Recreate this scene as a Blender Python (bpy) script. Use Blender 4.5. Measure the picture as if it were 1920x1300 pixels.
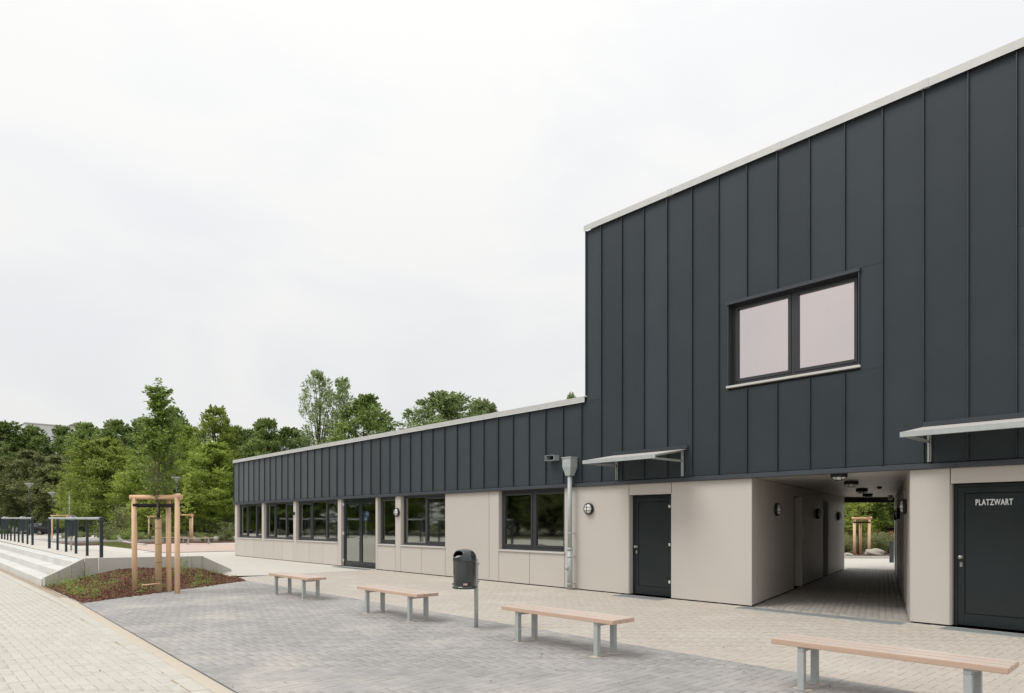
import bpy, bmesh, math, random
import numpy as np
from mathutils import Vector, Matrix

for o in list(bpy.data.objects):
    bpy.data.objects.remove(o, do_unlink=True)
scene = bpy.context.scene
COL = scene.collection
R = math.radians
rnd = random.Random(7)
NR = np.random.RandomState(11)

# ------------------------------------------------------------------ camera
F, CX, CY, EYE, DIST = 1280.0, 960.0, 979.0, 1.55, 11.6
YAW = math.atan2(1280, 1157)
FW = (-math.sin(YAW), math.cos(YAW)); RT = (math.cos(YAW), math.sin(YAW))
cam = bpy.data.cameras.new('camera')
cam.sensor_width = 36; cam.lens = 24
cam.shift_y = (CY - 650) / 1920
cam.clip_start = 0.05; cam.clip_end = 6000
camo = bpy.data.objects.new('camera', cam); COL.objects.link(camo)
camo.location = (0, -DIST, EYE); camo.rotation_euler = (R(90), 0, YAW)
scene.camera = camo

# ------------------------------------------------------------------ sky, sun, exposure
SUN_EL, SUN_AZ = R(56), R(205)          # soft light from in front of the long facade
world = bpy.data.worlds.new('World'); scene.world = world; world.use_nodes = True
wt = world.node_tree; wn = wt.nodes; wl = wt.links; wn.clear()
def W(t, **k):
    n = wn.new(t)
    for a, b in k.items(): setattr(n, a, b)
    return n
wout = W('ShaderNodeOutputWorld'); tc = W('ShaderNodeTexCoord')
sky = W('ShaderNodeTexSky'); sky.sky_type = 'NISHITA'; sky.sun_disc = False
sky.sun_elevation = SUN_EL; sky.sun_rotation = SUN_AZ
bgs = W('ShaderNodeBackground'); bgs.inputs[1].default_value = 0.10
wl.new(sky.outputs[0], bgs.inputs[0])
# cloud deck: brighter towards the zenith, softly mottled
sep = W('ShaderNodeSeparateXYZ'); wl.new(tc.outputs['Generated'], sep.inputs[0])
ramp = W('ShaderNodeMapRange'); ramp.inputs[1].default_value = 0.0; ramp.inputs[2].default_value = 1.0
ramp.inputs[3].default_value = 0.68; ramp.inputs[4].default_value = 1.02
wl.new(sep.outputs[2], ramp.inputs[0])
mp = W('ShaderNodeMapping'); mp.inputs['Scale'].default_value = (2.2, 2.2, 5.5)
wl.new(tc.outputs['Generated'], mp.inputs[0])
nz = W('ShaderNodeTexNoise'); nz.inputs['Scale'].default_value = 1.5; nz.inputs['Detail'].default_value = 6
nz.inputs['Roughness'].default_value = 0.5; nz.inputs['Distortion'].default_value = 0.6
wl.new(mp.outputs[0], nz.inputs['Vector'])
cr = W('ShaderNodeValToRGB')
cr.color_ramp.elements[0].position = 0.36; cr.color_ramp.elements[0].color = (0.905, 0.909, 0.916, 1)
cr.color_ramp.elements[1].position = 0.60; cr.color_ramp.elements[1].color = (0.972, 0.962, 0.942, 1)
wl.new(nz.outputs[0], cr.inputs[0])
bgc = W('ShaderNodeBackground')
wl.new(cr.outputs[0], bgc.inputs[0]); wl.new(ramp.outputs[0], bgc.inputs[1])
mixw = W('ShaderNodeMixShader'); mixw.inputs[0].default_value = 0.93
wl.new(bgs.outputs[0], mixw.inputs[1]); wl.new(bgc.outputs[0], mixw.inputs[2])
wl.new(mixw.outputs[0], wout.inputs[0])
sun = bpy.data.lights.new('sun', 'SUN'); sun.energy = 1.5; sun.angle = R(28); sun.color = (1.0, 0.96, 0.9)
suno = bpy.data.objects.new('sun', sun); COL.objects.link(suno)
_sd = Vector((math.sin(SUN_AZ) * math.cos(SUN_EL), math.cos(SUN_AZ) * math.cos(SUN_EL), math.sin(SUN_EL)))
suno.rotation_euler = _sd.to_track_quat('Z', 'Y').to_euler(); suno.location = (0, -30, 40)
scene.render.engine = 'CYCLES'
scene.cycles.max_bounces = 8; scene.cycles.transparent_max_bounces = 12
scene.render.resolution_x = 1024; scene.render.resolution_y = 693
vs = scene.view_settings
vs.view_transform = 'Standard'; vs.look = 'None'; vs.exposure = 0.32; vs.gamma = 1.0; vs.use_curve_mapping = False

# ------------------------------------------------------------------ pixel -> place
def un(u, v, z=0.0):
    d = F * (EYE - z) / (v - CY)
    return at(u, d) + (z,)
def at(u, d):
    k = (u - CX) / F * d
    return (FW[0] * d + RT[0] * k, -DIST + FW[1] * d + RT[1] * k)
def fx(u, y=0.0):
    k = (u - CX) / F
    t = (y + DIST) / (FW[1] + RT[1] * k)
    return (FW[0] + RT[0] * k) * t
def depth_of(x, y): return FW[0] * x + FW[1] * (y + DIST)
def zv(v, d): return EYE + (CY - v) * d / F
def online(u, ax, ay, bx, by):
    k = (u - CX) / F
    dx, dy = FW[0] + RT[0] * k, FW[1] + RT[1] * k
    ex, ey = bx - ax, by - ay
    # t*(dx,dy)+(0,-DIST) = (ax,ay)+s*(ex,ey)
    det = dx * (-ey) - dy * (-ex)
    t = (ax * (-ey) - (ay + DIST) * (-ex)) / det
    return (dx * t, -DIST + dy * t, t)

# ------------------------------------------------------------------ materials
def nt(name):
    m = bpy.data.materials.new(name); m.use_nodes = True
    t = m.node_tree; b = t.nodes['Principled BSDF']
    return m, t, b
def mat(name, col, rough=0.6, metal=0.0, col2=None, scale=3.0, detail=5.0, amount=0.5, bump=0.0, bscale=40.0,
        rand=0.0, attr=False, spec=0.5, stretch=None, rvar=0.0, coat=0.0, sheen=0.0):
    """base colour varied by noise between col and col2; rand = per-object / per-piece brightness"""
    m, t, b = nt(name); N = t.nodes; L = t.links
    geo = N.new('ShaderNodeNewGeometry'); tx = N.new('ShaderNodeTexCoord')
    src = geo.outputs['Position'] if not stretch else tx.outputs['Object']
    if stretch:
        mp = N.new('ShaderNodeMapping'); mp.inputs['Scale'].default_value = stretch
        L.new(src, mp.inputs[0]); src = mp.outputs[0]
    b.inputs['Roughness'].default_value = rough; b.inputs['Metallic'].default_value = metal
    b.inputs['Specular IOR Level'].default_value = spec
    if sheen: b.inputs['Sheen Weight'].default_value = sheen; b.inputs['Sheen Roughness'].default_value = 0.35
    if coat: b.inputs['Coat Weight'].default_value = coat; b.inputs['Coat Roughness'].default_value = 0.12
    c2 = col2 or tuple(min(1, c * 0.8) for c in col)
    nzn = N.new('ShaderNodeTexNoise'); nzn.inputs['Scale'].default_value = scale; nzn.inputs['Detail'].default_value = detail
    nzn.inputs['Roughness'].default_value = 0.62
    L.new(src, nzn.inputs['Vector'])
    rmp = N.new('ShaderNodeMapRange'); rmp.inputs[1].default_value = 0.5 - 0.5 * (1 - amount) - 0.02; rmp.inputs[2].default_value = 0.5 + 0.5 * (1 - amount) + 0.02
    L.new(nzn.outputs[0], rmp.inputs[0])
    mx = N.new('ShaderNodeMix'); mx.data_type = 'RGBA'
    mx.inputs[6].default_value = (*col, 1); mx.inputs[7].default_value = (*c2, 1)
    L.new(rmp.outputs[0], mx.inputs[0]); out = mx.outputs[2]
    if rand:
        oi = N.new('ShaderNodeObjectInfo'); at_ = N.new('ShaderNodeAttribute'); at_.attribute_name = 'v'
        ad = N.new('ShaderNodeMath'); ad.operation = 'ADD'
        L.new(oi.outputs['Random'], ad.inputs[0]); L.new(at_.outputs['Fac'], ad.inputs[1])
        fr = N.new('ShaderNodeMath'); fr.operation = 'FRACT'; L.new(ad.outputs[0], fr.inputs[0])
        mr = N.new('ShaderNodeMapRange'); mr.inputs[3].default_value = 1 - rand; mr.inputs[4].default_value = 1 + rand
        L.new(fr.outputs[0], mr.inputs[0])
        vm = N.new('ShaderNodeVectorMath'); vm.operation = 'SCALE'
        L.new(out, vm.inputs[0]); L.new(mr.outputs[0], vm.inputs['Scale']); out = vm.outputs[0]
    L.new(out, b.inputs['Base Color'])
    if rvar:
        rr = N.new('ShaderNodeMapRange'); rr.inputs[3].default_value = rough - rvar; rr.inputs[4].default_value = rough + rvar
        L.new(nzn.outputs[0], rr.inputs[0]); L.new(rr.outputs[0], b.inputs['Roughness'])
    if bump:
        nb = N.new('ShaderNodeTexNoise'); nb.inputs['Scale'].default_value = bscale; nb.inputs['Detail'].default_value = 4
        L.new(src, nb.inputs['Vector'])
        bp = N.new('ShaderNodeBump'); bp.inputs['Strength'].default_value = bump; bp.inputs['Distance'].default_value = 0.02
        L.new(nb.outputs[0], bp.inputs['Height']); L.new(bp.outputs[0], b.inputs['Normal'])
    return m
def leafmat(name, col, col2, trans=0.35, rough=0.5):
    m, t, b = nt(name); N = t.nodes; L = t.links
    a = N.new('ShaderNodeAttribute'); a.attribute_name = 'v'
    oi = N.new('ShaderNodeObjectInfo')
    mx = N.new('ShaderNodeMix'); mx.data_type = 'RGBA'
    mx.inputs[6].default_value = (*col, 1); mx.inputs[7].default_value = (*col2, 1)
    L.new(a.outputs['Fac'], mx.inputs[0])
    mr = N.new('ShaderNodeMapRange'); mr.inputs[3].default_value = 0.85; mr.inputs[4].default_value = 1.15
    L.new(oi.outputs['Random'], mr.inputs[0])
    vm = N.new('ShaderNodeVectorMath'); vm.operation = 'SCALE'
    L.new(mx.outputs[2], vm.inputs[0]); L.new(mr.outputs[0], vm.inputs['Scale'])
    L.new(vm.outputs[0], b.inputs['Base Color']); b.inputs['Roughness'].default_value = rough
    b.inputs['Specular IOR Level'].default_value = 0.3
    tr = N.new('ShaderNodeBsdfTranslucent'); L.new(vm.outputs[0], tr.inputs[0])
    ms = N.new('ShaderNodeMixShader'); ms.inputs[0].default_value = trans
    L.new(b.outputs[0], ms.inputs[1]); L.new(tr.outputs[0], ms.inputs[2])
    L.new(ms.outputs[0], N['Material Output'].inputs[0])
    return m
def glassmat(name, fac, gcol, tcol, fres=1.45, rough=0.0):
    """coated glazing: part mirror (rising at grazing angles), rest see-through"""
    m, t, b = nt(name); N = t.nodes; L = t.links; N.remove(b)
    g = N.new('ShaderNodeBsdfGlossy'); g.inputs['Color'].default_value = (*gcol, 1); g.inputs['Roughness'].default_value = rough
    tr = N.new('ShaderNodeBsdfTransparent'); tr.inputs[0].default_value = (*tcol, 1)
    fr = N.new('ShaderNodeFresnel'); fr.inputs[0].default_value = fres
    ad = N.new('ShaderNodeMath'); ad.operation = 'ADD'; ad.use_clamp = True; ad.inputs[1].default_value = fac
    L.new(fr.outputs[0], ad.inputs[0])
    ms = N.new('ShaderNodeMixShader'); L.new(ad.outputs[0], ms.inputs[0]); L.new(tr.outputs[0], ms.inputs[1]); L.new(g.outputs[0], ms.inputs[2])
    nb = N.new('ShaderNodeTexNoise'); nb.inputs['Scale'].default_value = 0.7; nb.inputs['Detail'].default_value = 1
    geo = N.new('ShaderNodeNewGeometry'); L.new(geo.outputs['Position'], nb.inputs['Vector'])
    bp = N.new('ShaderNodeBump'); bp.inputs['Strength'].default_value = 0.08; bp.inputs['Distance'].default_value = 0.03
    L.new(nb.outputs[0], bp.inputs['Height']); L.new(bp.outputs[0], g.inputs['Normal'])
    L.new(ms.outputs[0], N['Material Output'].inputs[0])
    return m
def dusty(m, dust, lo, hi, scale, strength):
    """lay a patchy film of dry sand over a paving material"""
    t = m.node_tree; N = t.nodes; L = t.links; b = N['Principled BSDF']
    src = b.inputs['Base Color'].links[0].from_socket
    geo = N.new('ShaderNodeNewGeometry')
    n1 = N.new('ShaderNodeTexNoise'); n1.inputs['Scale'].default_value = scale; n1.inputs['Detail'].default_value = 7; n1.inputs['Roughness'].default_value = 0.68
    L.new(geo.outputs['Position'], n1.inputs['Vector'])
    r = N.new('ShaderNodeMapRange'); r.inputs[1].default_value = lo; r.inputs[2].default_value = hi; r.inputs[4].default_value = strength
    L.new(n1.outputs[0], r.inputs[0])
    mx = N.new('ShaderNodeMix'); mx.data_type = 'RGBA'; mx.inputs[7].default_value = (*dust, 1)
    L.new(r.outputs[0], mx.inputs[0]); L.new(src, mx.inputs[6]); L.new(mx.outputs[2], b.inputs['Base Color'])
    return m

M = {}
M['zinc'] = mat('anthracite_metal', (0.027, 0.037, 0.046), 0.50, 0.0, (0.037, 0.048, 0.057), 0.9, 5, 0.45, 0.35, 1.1, rand=0.15, rvar=0.06, spec=0.28, sheen=0.5)
M['seam'] = mat('anthracite_seam', (0.020, 0.026, 0.030), 0.36, 0.0, (0.043, 0.050, 0.057), 2.0)
M['flash'] = mat('anthracite_flashing', (0.040, 0.047, 0.058), 0.34, 0.0, (0.050, 0.058, 0.070), 2.0)
M['galv'] = mat('galvanised_steel', (0.47, 0.50, 0.495), 0.55, 0.12, (0.37, 0.40, 0.40), 9, 6, 0.5, 0.03, 30, rvar=0.08)
M['coping'] = mat('coping_zinc', (0.60, 0.60, 0.58), 0.45, 0.2, (0.50, 0.50, 0.49), 5, 6, 0.4, 0.02, 20, rand=0.04)
M['tan'] = mat('taupe_panel', (0.560, 0.520, 0.480), 0.50, 0.0, (0.535, 0.496, 0.457), 0.9, 5, 0.4, 0.015, 300, rand=0.025, rvar=0.05)
M['sill'] = mat('aluminium_sill', (0.66, 0.64, 0.61), 0.38, 0.2, (0.58, 0.56, 0.54), 5)
M['frame'] = mat('anthracite_frame', (0.032, 0.033, 0.038), 0.38, 0.0, (0.038, 0.039, 0.044), 4)
M['doorpaint'] = mat('black_green_door', (0.010, 0.016, 0.019), 0.24, 0.0, (0.014, 0.021, 0.024), 2, 6, 0.5, 0.02, 3, rvar=0.08)
M['core'] = mat('wall_core', (0.02, 0.02, 0.02), 0.9)
M['inside'] = mat('plaster_inside', (0.66, 0.67, 0.60), 0.85, 0, (0.60, 0.61, 0.55), 1)
M['insidefloor'] = mat('floor_inside', (0.34, 0.31, 0.26), 0.5, 0, (0.16, 0.15, 0.14), 1)
M['jamb'] = mat('inner_jamb', (0.62, 0.66, 0.62), 0.7)
M['glass'] = glassmat('window_glass', 0.32, (0.92, 0.96, 0.90), (0.86, 0.89, 0.84), rough=0.035)
M['coated'] = glassmat('coated_glass', 0.62, (0.97, 0.87, 0.85), (0.35, 0.33, 0.33))
M['white'] = mat('white_enamel', (0.80, 0.80, 0.78), 0.4)
M['letter'] = mat('white_lettering', (0.85, 0.87, 0.88), 0.5)
M['black'] = mat('black_plastic', (0.016, 0.017, 0.019), 0.42)
M['steel'] = mat('brushed_steel', (0.55, 0.53, 0.50), 0.3, 0.9)
M['diffuser'] = mat('opal_diffuser', (0.86, 0.86, 0.84), 0.3)
M['ceil'] = mat('soffit_panel', (0.46, 0.44, 0.41), 0.34, 0, (0.42, 0.40, 0.37), 1.5, rand=0.04)
M['canopy'] = mat('canopy_board', (0.60, 0.57, 0.54), 0.5, 0, (0.55, 0.525, 0.50), 4)
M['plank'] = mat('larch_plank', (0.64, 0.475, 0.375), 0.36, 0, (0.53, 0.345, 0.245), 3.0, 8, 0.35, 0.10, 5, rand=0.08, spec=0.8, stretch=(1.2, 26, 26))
def weathered_sheen(m, col):
    """upper faces paler than the sawn sides: weathering, plus sky sheen put into the colour"""
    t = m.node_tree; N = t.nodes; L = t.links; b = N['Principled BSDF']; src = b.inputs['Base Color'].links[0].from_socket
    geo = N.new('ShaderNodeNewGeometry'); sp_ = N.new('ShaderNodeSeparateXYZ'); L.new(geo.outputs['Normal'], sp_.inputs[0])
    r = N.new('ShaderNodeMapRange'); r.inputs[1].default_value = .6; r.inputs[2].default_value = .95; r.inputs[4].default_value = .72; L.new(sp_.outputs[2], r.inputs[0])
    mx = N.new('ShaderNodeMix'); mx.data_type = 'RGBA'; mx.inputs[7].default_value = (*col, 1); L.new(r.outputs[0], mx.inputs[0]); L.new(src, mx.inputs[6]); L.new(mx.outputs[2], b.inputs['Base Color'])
weathered_sheen(M['plank'], (0.70, 0.625, 0.565))  # pale plank tops: weathered wood with the sky's sheen painted into the colour
M['stake'] = mat('peeled_stake', (0.85, 0.60, 0.40), 0.7, 0, (0.70, 0.44, 0.26), 2.5, 8, 0.4, 0.12, 6, rand=0.08, stretch=(16, 16, 1.6))
M['rail'] = mat('peeled_rail', (0.84, 0.57, 0.37), 0.7, 0, (0.66, 0.38, 0.20), 4, 8, 0.4, 0.12, 8, rand=0.06)
M['reed'] = mat('reed_wrap', (0.70, 0.52, 0.33), 0.85, 0, (0.46, 0.31, 0.17), 2.0, 8, 0.3, 0.3, 6, stretch=(40, 40, 1.5))
M['strap'] = mat('black_strap', (0.010, 0.010, 0.011), 0.7)
M['bark'] = mat('tree_bark', (0.11, 0.085, 0.06), 0.9, 0, (0.06, 0.045, 0.035), 6, 6, 0.4, 0.4, 14)
M['youngbark'] = mat('young_bark', (0.21, 0.175, 0.13), 0.85, 0, (0.14, 0.115, 0.09), 8)
M['concrete'] = mat('precast_concrete', (0.60, 0.58, 0.54), 0.75, 0, (0.50, 0.48, 0.445), 1.6, 8, 0.3, 0.08, 60, rand=0.05)
M['step'] = mat('step_concrete', (0.66, 0.66, 0.635), 0.72, 0, (0.57, 0.57, 0.545), 1.1, 8, 0.3, 0.06, 60, rand=0.05)
M['cream'] = mat('cream_paver', (0.545, 0.525, 0.465), 0.82, 0, (0.51, 0.49, 0.432), 1.0, 6, 0.4, 0.12, 160, rand=0.045)
M['grey'] = dusty(mat('grey_paver', (0.345, 0.335, 0.326), 0.78, 0, (0.31, 0.303, 0.298), 0.8, 6, 0.4, 0.12, 160, rand=0.10), (0.56, 0.52, 0.46), 0.47, 0.70, 0.75, 0.62)
M['beige'] = dusty(mat('beige_paver', (0.500, 0.456, 0.400), 0.82, 0, (0.47, 0.428, 0.374), 0.6, 6, 0.4, 0.10, 160, rand=0.035), (0.62, 0.58, 0.52), 0.50, 0.72, 0.8, 0.6)
M['passpaver'] = mat('passage_paver', (0.38, 0.36, 0.335), 0.6, 0, (0.33, 0.31, 0.29), 1, rand=0.10)
M['sandjoint'] = mat('joint_sand_brown', (0.36, 0.27, 0.19), 0.95, 0, (0.42, 0.33, 0.24), 4)
M['sandpale'] = mat('joint_sand_pale', (0.52, 0.46, 0.35), 0.95, 0, (0.40, 0.36, 0.29), 2.2)
M['sandbeige'] = mat('joint_sand_beige', (0.50, 0.445, 0.37), 0.95, 0, (0.46, 0.41, 0.34), 3)
M['sand'] = mat('loose_sand', (0.58, 0.51, 0.415), 0.95, 0, (0.49, 0.43, 0.35), 5, 8, 0.3, 0.3, 50)
M['mulch'] = mat('bark_mulch', (0.135, 0.062, 0.038), 0.95, 0, (0.07, 0.034, 0.022), 30, 5, 0.3, 0.6, 45)
M['ground'] = mat('earth_ground', (0.10, 0.11, 0.05), 0.95, 0, (0.16, 0.14, 0.09), 0.15, 8, 0.3, 0.4, 3)
M['plaza'] = mat('pale_plaza', (0.60, 0.565, 0.51), 0.85, 0, (0.55, 0.515, 0.465), 0.35, 8, 0.35, 0.05, 30)
M['pink'] = mat('pink_paving', (0.56, 0.44, 0.375), 0.85, 0, (0.50, 0.39, 0.335), 1.2, 9, 0.3, 0.1, 40)
M['path'] = mat('grey_path', (0.38, 0.37, 0.36), 0.9, 0, (0.32, 0.31, 0.30), 0.6, 8)
M['asphalt'] = mat('asphalt', (0.07, 0.07, 0.07), 0.9)
M['brick'] = mat('red_brick', (0.27, 0.09, 0.06), 0.85, 0, (0.20, 0.07, 0.05), 6)
M['hallwhite'] = mat('white_cladding', (0.82, 0.83, 0.84), 0.6, 0, (0.76, 0.77, 0.79), 0.2)
M['olive'] = mat('olive_render', (0.34, 0.33, 0.16), 0.8)
M['greenmetal'] = mat('dark_blue_green_metal', (0.016, 0.028, 0.034), 0.34, 0, (0.022, 0.035, 0.042), 4)
M['fence'] = mat('fence_green', (0.012, 0.022, 0.018), 0.5)
M['binpaint'] = mat('bin_grey_enamel', (0.028, 0.034, 0.037), 0.16, 0.0, (0.034, 0.040, 0.043), 4, coat=0.5)
M['carpaint'] = mat('dark_car_paint', (0.020, 0.022, 0.026), 0.25, 0.3, coat=0.5)
M['carsilver'] = mat('silver_car_paint', (0.36, 0.38, 0.40), 0.3, 0.5, coat=0.5)
M['rubber'] = mat('rubber', (0.012, 0.012, 0.012), 0.8)
M['carglass'] = mat('car_glass', (0.05, 0.06, 0.065), 0.08)
M['red'] = mat('signal_red', (0.55, 0.03, 0.02), 0.5)
M['blue'] = mat('sign_blue', (0.010, 0.075, 0.22), 0.4)
M['stone'] = mat('boulder', (0.46, 0.42, 0.36), 0.85, 0, (0.36, 0.33, 0.29), 5, bump=0.4, bscale=12)
M['leaf_dark'] = leafmat('leaf_dark', (0.165, 0.253, 0.065), (0.351, 0.447, 0.138), 0.35)
M['leaf_olive'] = leafmat('leaf_olive', (0.199, 0.234, 0.092), (0.383, 0.414, 0.175), 0.35)
M['leaf_light'] = leafmat('leaf_light', (0.242, 0.331, 0.057), (0.484, 0.558, 0.131), 0.42)
M['leaf_ash'] = leafmat('leaf_ash', (0.221, 0.304, 0.110), (0.423, 0.506, 0.221), 0.42)
M['leaf_young'] = leafmat('leaf_young', (0.098, 0.172, 0.032), (0.303, 0.409, 0.087), 0.42, 0.4)
M['weed'] = leafmat('weed_leaf', (0.211, 0.334, 0.071), (0.421, 0.510, 0.135), 0.4)
M['shrub'] = leafmat('shrub_leaf', (0.143, 0.182, 0.065), (0.286, 0.312, 0.130), 0.35)
M['dry'] = leafmat('dry_stem', (0.16, 0.10, 0.06), (0.26, 0.18, 0.10), 0.1)
M['grass'] = leafmat('grass_blade', (0.150, 0.195, 0.053), (0.300, 0.300, 0.105), 0.3)

# ------------------------------------------------------------------ mesh helpers
class MB:
    def __init__(s): s.v = []; s.f = []
    def add(s, vs, fs):
        o = len(s.v); s.v += [tuple(p) for p in vs]; s.f += [tuple(i + o for i in q) for q in fs]; return s
    def box(s, x0, x1, y0, y1, z0, z1):
        return s.add([(x0,y0,z0),(x1,y0,z0),(x1,y1,z0),(x0,y1,z0),(x0,y0,z1),(x1,y0,z1),(x1,y1,z1),(x0,y1,z1)],
                     [(0,3,2,1),(4,5,6,7),(0,1,5,4),(1,2,6,5),(2,3,7,6),(3,0,4,7)])
    def obox(s, p, q, w, z0, z1, side=0.0, z1b=None):
        """upright slab from p to q in plan, thickness w to the left (side shifts it)"""
        dx, dy = q[0]-p[0], q[1]-p[1]; l = math.hypot(dx, dy); nx, ny = -dy/l, dx/l
        a, b = side, side + w; zb = z1 if z1b is None else z1b
        P = [(p[0]+nx*a,p[1]+ny*a),(q[0]+nx*a,q[1]+ny*a),(q[0]+nx*b,q[1]+ny*b),(p[0]+nx*b,p[1]+ny*b)]
        T = [z1, zb, zb, z1]
        return s.add([(*c, z0) for c in P] + [(*c, T[i]) for i, c in enumerate(P)],
                     [(0,3,2,1),(4,5,6,7),(0,1,5,4),(1,2,6,5),(2,3,7,6),(3,0,4,7)])
    def tube(s, p, q, r0, r1=None, n=10, cap=True):
        r1 = r0 if r1 is None else r1
        p, q = Vector(p), Vector(q); d = (q - p)
        if d.length < 1e-6: return s
        d.normalize(); a = d.orthogonal().normalized(); b = d.cross(a)
        vs = []
        for c, r in ((p, r0), (q, r1)):
            for i in range(n):
                t = 2*math.pi*i/n; vs.append(c + a*(r*math.cos(t)) + b*(r*math.sin(t)))
        fs = [(i, (i+1) % n, n+(i+1) % n, n+i) for i in range(n)]
        if cap: fs += [tuple(range(n-1, -1, -1)), tuple(range(n, 2*n))]
        return s.add(vs, fs)
    def lathe(s, prof, n=24, c=(0,0,0), ex=1.0, ey=1.0, cap=True):
        vs = []
        for r, z in prof:
            for i in range(n):
                t = 2*math.pi*i/n; vs.append((c[0]+ex*r*math.cos(t), c[1]+ey*r*math.sin(t), c[2]+z))
        fs = []
        for k in range(len(prof)-1):
            for i in range(n):
                j = (i+1) % n; fs.append((k*n+i, k*n+j, (k+1)*n+j, (k+1)*n+i))
        if cap:
            fs.append(tuple(range(n-1, -1, -1))); fs.append(tuple((len(prof)-1)*n+i for i in range(n)))
        return s.add(vs, fs)
    def mesh(s, name, smooth=False):
        me = bpy.data.meshes.new(name); me.from_pydata(s.v, [], s.f); me.update()
        if smooth: me.polygons.foreach_set('use_smooth', [True]*len(me.polygons))
        return me
    def build(s, name, m, parent=None, smooth=False, bevel=0.0, seg=1):
        me = s.mesh(name, smooth)
        if bevel:
            bm = bmesh.new(); bm.from_mesh(me)
            bmesh.ops.bevel(bm, geom=list(bm.edges), offset=bevel, segments=seg, affect='EDGES', clamp_overlap=True)
            bm.to_mesh(me); bm.free()
        return link(name, me, m, parent)
def link(name, me, m, parent=None):
    if m is not None and len(me.materials) == 0: me.materials.append(M[m] if isinstance(m, str) else m)
    o = bpy.data.objects.new(name, me); COL.objects.link(o)
    if parent: o.parent = parent
    return o
def tag(o, label, cat=None, group=None, kind=None):
    if label: o['label'] = label
    if cat: o['category'] = cat
    if group: o['group'] = group
    if kind: o['kind'] = kind
    return o
def thing(name, loc, label, cat, group=None, rz=0.0):
    o = bpy.data.objects.new(name, None); o.empty_display_size = 0.3; COL.objects.link(o)
    o.location = loc; o.rotation_euler = (0, 0, rz)
    return tag(o, label, cat, group)
def copy_tree(o, parent=None):
    c = o.copy(); COL.objects.link(c); c.parent = parent
    for ch in [x for x in o.children]: copy_tree(ch, c)
    return c
def npmesh(name, V, Fq, attr=None, smooth=False):
    """V (n,3), Fq (m,4) quads, attr per-vertex float 'v'"""
    me = bpy.data.meshes.new(name); n, m = len(V), len(Fq); k = Fq.shape[1]
    me.vertices.add(n); me.vertices.foreach_set('co', np.ascontiguousarray(V, dtype=np.float32).ravel())
    me.loops.add(m*k); me.loops.foreach_set('vertex_index', np.ascontiguousarray(Fq, dtype=np.int32).ravel())
    me.polygons.add(m); me.polygons.foreach_set('loop_start', np.arange(0, m*k, k, dtype=np.int32))
    me.polygons.foreach_set('loop_total', np.full(m, k, dtype=np.int32))
    if smooth: me.polygons.foreach_set('use_smooth', np.ones(m, dtype=bool))
    if attr is not None:
        a = me.attributes.new('v', 'FLOAT', 'POINT'); a.data.foreach_set('value', np.ascontiguousarray(attr, dtype=np.float32))
    me.update(calc_edges=True); me.validate(); return me
def sheet(name, poly, z, m, parent=None):
    mb = MB(); mb.add([(x, y, z) for x, y in poly], [tuple(range(len(poly)))]); return mb.build(name, m, parent)
def grid(name, x0, x1, y0, y1, nx, ny, h, m, parent=None):
    X = np.linspace(x0, x1, nx+1); Y = np.linspace(y0, y1, ny+1)
    V = np.array([(x, y, h(x, y)) for y in Y for x in X]); i = np.arange(nx); j = np.arange(ny)
    I, J = np.meshgrid(i, j); a = (J*(nx+1)+I).ravel()
    return link(name, npmesh(name, V, np.stack([a, a+1, a+nx+2, a+nx+1], 1), smooth=True), m, parent)
def sstep(t): t = max(0.0, min(1.0, t)); return t*t*(3-2*t)
def terr(x, y):
    """height of the raised plaza beyond the planting bed"""
    if x > -19.0: return 0.0
    return 0.55*sstep((-y-3.0)/3.6)*sstep((-19.0-x)/1.5) + 0.0045*max(0, min(30, -x-22))*sstep((-y-4)/3)

def unt(u, v):
    lo, hi = 5.0, 120.0; p = None
    z = 0.0
    for _ in range(40):
        d = F*(EYE-z)/(v-CY); p = at(u, d); z = .5*z+.5*terr(*p)
    return (p[0], p[1], z)
# ================================================================== SETTING
gr = sheet('ground', [(-1500,-1500),(1500,-1500),(1500,1500),(-1500,1500)], -0.07, 'ground'); tag(gr, 'bare earth and rough grass ground reaching to the horizon', kind='structure')

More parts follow.
